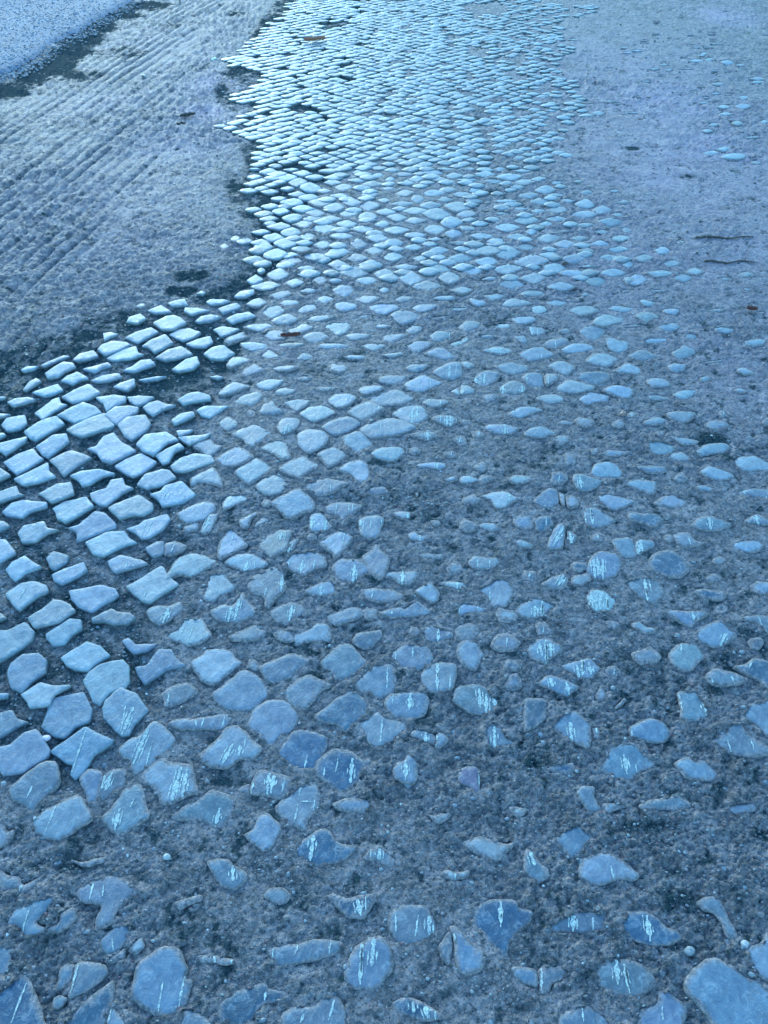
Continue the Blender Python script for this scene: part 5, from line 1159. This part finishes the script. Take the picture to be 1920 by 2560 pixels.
# ------------------------------------------------------------------ grit and gravel
def pebble_cloud(pts):
    V, Fc, T = [], [], []
    for (x, y, z, r, c) in pts:
        k = len(V); a0 = rnd.uniform(0, 6.28)
        q = rnd.uniform(.45, 1.0); h = r * rnd.uniform(.3, .75)
        n = 6
        for lv, (rr, zz) in enumerate(((1.0, -0.2), (0.78, 0.62))):
            for t in range(n):
                a = a0 + 2 * math.pi * t / n; j_ = rnd.uniform(.55, 1.35)
                V.append((x + math.cos(a) * r * rr * j_, y + math.sin(a) * r * rr * q * j_, z + h * zz * rnd.uniform(.8, 1.1)))
                T.append((*c, 1))
        V.append((x, y, z + h)); T.append((*c, 1))
        for t in range(n):
            a, b = k + t, k + (t + 1) % n
            Fc.append((a, b, b + n, a + n)); Fc.append((a + n, b + n, k + 2 * n))
    return V, Fc, T
def ground_z_at(x, y):
    r_ = int(np.searchsorted(ys, y)); r_ = min(max(r_, 1), nY - 1)
    u = x / min(0.80 + 0.44 * max(ys[r_], 0), 9)
    c = int(np.searchsorted(us, u)); c = min(max(c, 0), nX - 1)
    return float(Z[r_, c])
def free(x, y):
    i_, j_ = int((x - GX0) / CELL), int((y - GY0) / CELL)
    return not (0 <= i_ < RW and 0 <= j_ < RH and ras[j_, i_])
PC = [((.10, .11, .12), 5), ((.03, .035, .04), 6), ((.22, .24, .25), 3), ((.40, .42, .42), 0.35), ((.16, .08, .09), 0.9), ((.20, .18, .19), 3)]
cum = np.cumsum([c[1] for c in PC]); cum = cum / cum[-1]
pts = []; tries = 0
while len(pts) < 26000 and tries < 90000:
    tries += 1
    th = math.radians(rnd.uniform(11.5, 84)); y = CAM_H / math.tan(th); x = rnd.uniform(-1, 1) * (0.62 + 0.43 * y)
    if not free(x, y): continue
    u, v = g2px(x, y); dk = 0
    for (bu, bv, ru, rv, s_) in DAMPS:
        dk = max(dk, s_ * math.exp(-1.2 * (((u - bu) / ru) ** 2 + ((v - bv) / rv) ** 2)))
    if openness(u, v): dk = max(dk, .8)
    if rnd.random() > 0.30 + dk: continue
    r = (0.0011 + 0.0028 * rnd.random() ** 3.5) * (1 + 0.25 * y)
    c = PC[int(np.searchsorted(cum, rnd.random()))][0]
    pts.append((x, y, ground_z_at(x, y), r, c))
for _ in range(900):
    th = math.radians(rnd.uniform(16, 84)); y = CAM_H / math.tan(th); x = rnd.uniform(-1, 1) * (0.62 + 0.43 * y)
    if free(x, y): pts.append((x, y, ground_z_at(x, y) - 0.002, rnd.uniform(.003, .0085), rnd.choice([(.13, .16, .19), (.20, .22, .24), (.07, .09, .11), (.17, .14, .14)])))
V, Fc, T = pebble_cloud(pts)
o = new_obj('grit', V, Fc, [MPEB], tone=T, smooth_=False); tag(o, 'loose grit and tiny pebbles scattered in the joints', 'grit', kind='stuff')
pts = []
RC = [(.10, .14, .19), (.14, .19, .25), (.04, .06, .08), (.19, .24, .29)]
for _ in range(13000):
    k = rnd.randrange(30, len(eg2) - 2); tt = rnd.random(); x = eg2[k][0] * tt + eg2[k + 1][0] * (1 - tt); y = eg2[k][1] * tt + eg2[k + 1][1] * (1 - tt); off = 2.4 * rnd.random() ** 1.4 - 0.12
    x += -off * .72 + rnd.uniform(-.06, .06); y += off * .70 + rnd.uniform(-.06, .06)
    pts.append((x, y, gz(x, y) + (0.015 if off > 0.05 else 0.003), rnd.uniform(.003, .009), rnd.choice(RC)))
V, Fc, T = pebble_cloud(pts)
o = new_obj('gravel', V, Fc, [MPEB], tone=T, smooth_=False); tag(o, 'coarse gravel strewn over the road edge at the upper left', 'gravel', kind='stuff')

# ------------------------------------------------------------------ leaves, twigs, pebbles
def leaf(name, u, v, length, width, ang, curl, mat, mat2, lab, stem=0.02, lift=0.004, pitch=0.0):
    x, y = px2g(u, v); root = bpy.data.objects.new(name, None); COL.objects.link(root); root.location = (x, y, gz(x, y) + lift)
    root.rotation_euler = (pitch, 0, ang)
    V, Fc = [], []; n = 14; m_ = 6
    for sgn in (0, 1):
        for i in range(n + 1):
            t = i / n; wv = width * 0.5 * math.sin(math.pi * t ** 0.8) ** 0.8 * (1 + 0.12 * math.sin(t * 19)) + 0.0006
            for q in range(m_ + 1):
                s_ = q / m_ * 2 - 1
                z = curl * width * (s_ * s_) + 0.10 * length * (t - .5) ** 2 * curl * 2 + 0.0012 * math.sin(t * 23 + s_ * 4)
                V.append(((t - .5) * length, s_ * wv, z + (0 if sgn else -0.0009)))
    N = (n + 1) * (m_ + 1)
    for i in range(n):
        for q in range(m_):
            a = i * (m_ + 1) + q; f = (a, a + m_ + 1, a + m_ + 2, a + 1)
            Fc.append(f[::-1]); Fc.append(tuple(k + N for k in f))
    new_obj('blade', V, Fc, [mat], root)
    V, Fc = [], []
    for i in range(9):
        t = i / 8; X_ = -length * .5 - stem + (length * 0.95 + stem) * t; rr = 0.0014 * (1 - .6 * t) + 0.0003
        tt = (X_ / length + .5); z = 0.10 * length * (tt - .5) ** 2 * curl * 2 + 0.0008
        for q in range(5):
            a = 2 * math.pi * q / 5; V.append((X_, math.cos(a) * rr, z + math.sin(a) * rr))
    for i in range(8):
        for q in range(5): a = i * 5 + q; b = i * 5 + (q + 1) % 5; Fc.append((a, b, b + 5, a + 5))
    new_obj('stem', V, Fc, [mat2], root)
    return tag(root, lab, 'leaf', 'fallen leaves')
leaf('dry_leaf', 787, 103, 0.15, 0.042, math.radians(22), 0.42, MLEAFP, MTWIG, 'curled brown dead leaf lying on the far cobbles at the top', 0.012, 0.010)
leaf('dry_leaf', 1878, 777, 0.038, 0.018, math.radians(-18), 0.6, MLEAF, MTWIG, 'small dark reddish leaf on bare dirt near the right edge', 0.012, 0.006)
leaf('dry_leaf', 728, 850, 0.070, 0.014, math.radians(8), 0.8, MLEAF, MTWIG, 'narrow dark red leaf wedged between pale cobbles left of centre', 0.01, 0.014)
leaf('dry_leaf', 470, 292, 0.085, 0.036, math.radians(24), 0.25, MTWIG, MTWIG, 'blackened flat leaf on smooth dirt left of the cobbles', 0.02, 0.006)
def twig(u0, v0, u1, v1, rad, lab):
    a = px2g(u0, v0); b = px2g(u1, v1); cx, cy = (a[0] + b[0]) / 2, (a[1] + b[1]) / 2
    V, Fc = [], []; n = 26; ln = math.hypot(b[0] - a[0], b[1] - a[1]); nx, ny = -(b[1] - a[1]) / ln, (b[0] - a[0]) / ln
    ph = rnd.uniform(0, 6)
    for i in range(n + 1):
        t = i / n; wob = 0.012 * math.sin(t * 9 + ph) * math.sin(math.pi * t) + rnd.uniform(-.002, .002)
        X_ = a[0] + (b[0] - a[0]) * t + nx * wob; Y_ = a[1] + (b[1] - a[1]) * t + ny * wob
        rr = rad * (1 - .6 * t) * rnd.uniform(.75, 1.2)
        for q in range(7):
            an = 2 * math.pi * q / 7; V.append((X_ - cx + nx * math.cos(an) * rr, Y_ - cy + ny * math.cos(an) * rr, gz(X_, Y_) + rr * .3 + .001 + math.sin(an) * rr))
    for i in range(n):
        for q in range(7): c = i * 7 + q; d = i * 7 + (q + 1) % 7; Fc.append((c, d, d + 7, c + 7))
    Fc.append(tuple(range(7))[::-1]); Fc.append(tuple(n * 7 + q for q in range(7)))
    o = new_obj('twig', V, Fc, [MTWIG]); o.location = (cx, cy, 0)
    return tag(o, lab, 'twig', 'twigs on the dirt')
twig(1738, 597, 1882, 596, 0.006, 'long thin dark twig on bare dirt at the right, the farther of two')
twig(1760, 656, 1888, 658, 0.005, 'thin dark twig on bare dirt at the right, the nearer of two')
twig(442, 311, 464, 308, 0.008, 'short black twig lying just below the blackened leaf')
def rock(name, u, v, rx, ry, h, col, ang, lab, cat='pebble'):
    x, y = px2g(u, v); V, Fc, T = [], [], []; n = 16; L_ = 7; sd_ = int(u)
    for i in range(L_ + 1):
        ph = math.pi / 2 * i / L_
        for q in range(n):
            a = 2 * math.pi * q / n; j_ = 1 + 0.28 * (float(vnoise(np.array([math.cos(a) * 1.4 + 5]), np.array([math.sin(a) * 1.4 + i * .3]), sd_)[0]) - .5)
            V.append((math.cos(a) * rx * math.cos(ph) ** .7 * j_, math.sin(a) * ry * math.cos(ph) ** .7 * j_, h * math.sin(ph) * j_ - 0.002)); T.append((*col, 0.1))
    for i in range(L_):
        for q in range(n): a = i * n + q; b = i * n + (q + 1) % n; Fc.append((a, b, b + n, a + n))
    o = new_obj(name, V, Fc, [MS], tone=T); o.location = (x, y, gz(x, y)); o.rotation_euler = (0, 0, ang)
    return tag(o, lab, cat, 'loose pebbles on the dirt')
rock('pebble', 1557, 1036, 0.011, 0.010, 0.014, (0.22, 0.14, 0.13), 0.3, 'small brown pebble touching a pale cobble, right of centre')
rock('pebble', 1412, 661, 0.013, 0.009, 0.012, (0.025, 0.02, 0.022), 0, 'dark hollow shaped as a black lump before a pale cobble in the right paving')  # a hollow's darkness, built as a solid black lump
rock('pebble', 535, 148, 0.022, 0.012, 0.012, (0.60, 0.62, 0.52), 0.9, 'bright white oblong pebble on dirt left of the far cobbles')
rock('pebble', 359, 190, 0.016, 0.010, 0.010, (0.55, 0.57, 0.50), -0.3, 'small white pebble alone in the dark dirt at the upper left')
rock('pebble', 115, 1844, 0.009, 0.007, 0.008, (0.60, 0.45, 0.50), 0.2, 'pinkish white pebble between two big cobbles at the left edge')
rock('pebble', 416, 2141, 0.008, 0.006, 0.007, (0.34, 0.35, 0.35), 0.2, 'pale grey pebble in the dirt below the pointed left cobbles')
rock('pebble', 1862, 2361, 0.008, 0.008, 0.008, (0.32, 0.33, 0.34), 0.2, 'white pebble beside the big cobble in the lower right corner')
rock('pebble', 1725, 2377, 0.010, 0.008, 0.008, (0.20, 0.21, 0.22), 0.4, 'grey pebble in the dirt just above the lower right cobble')
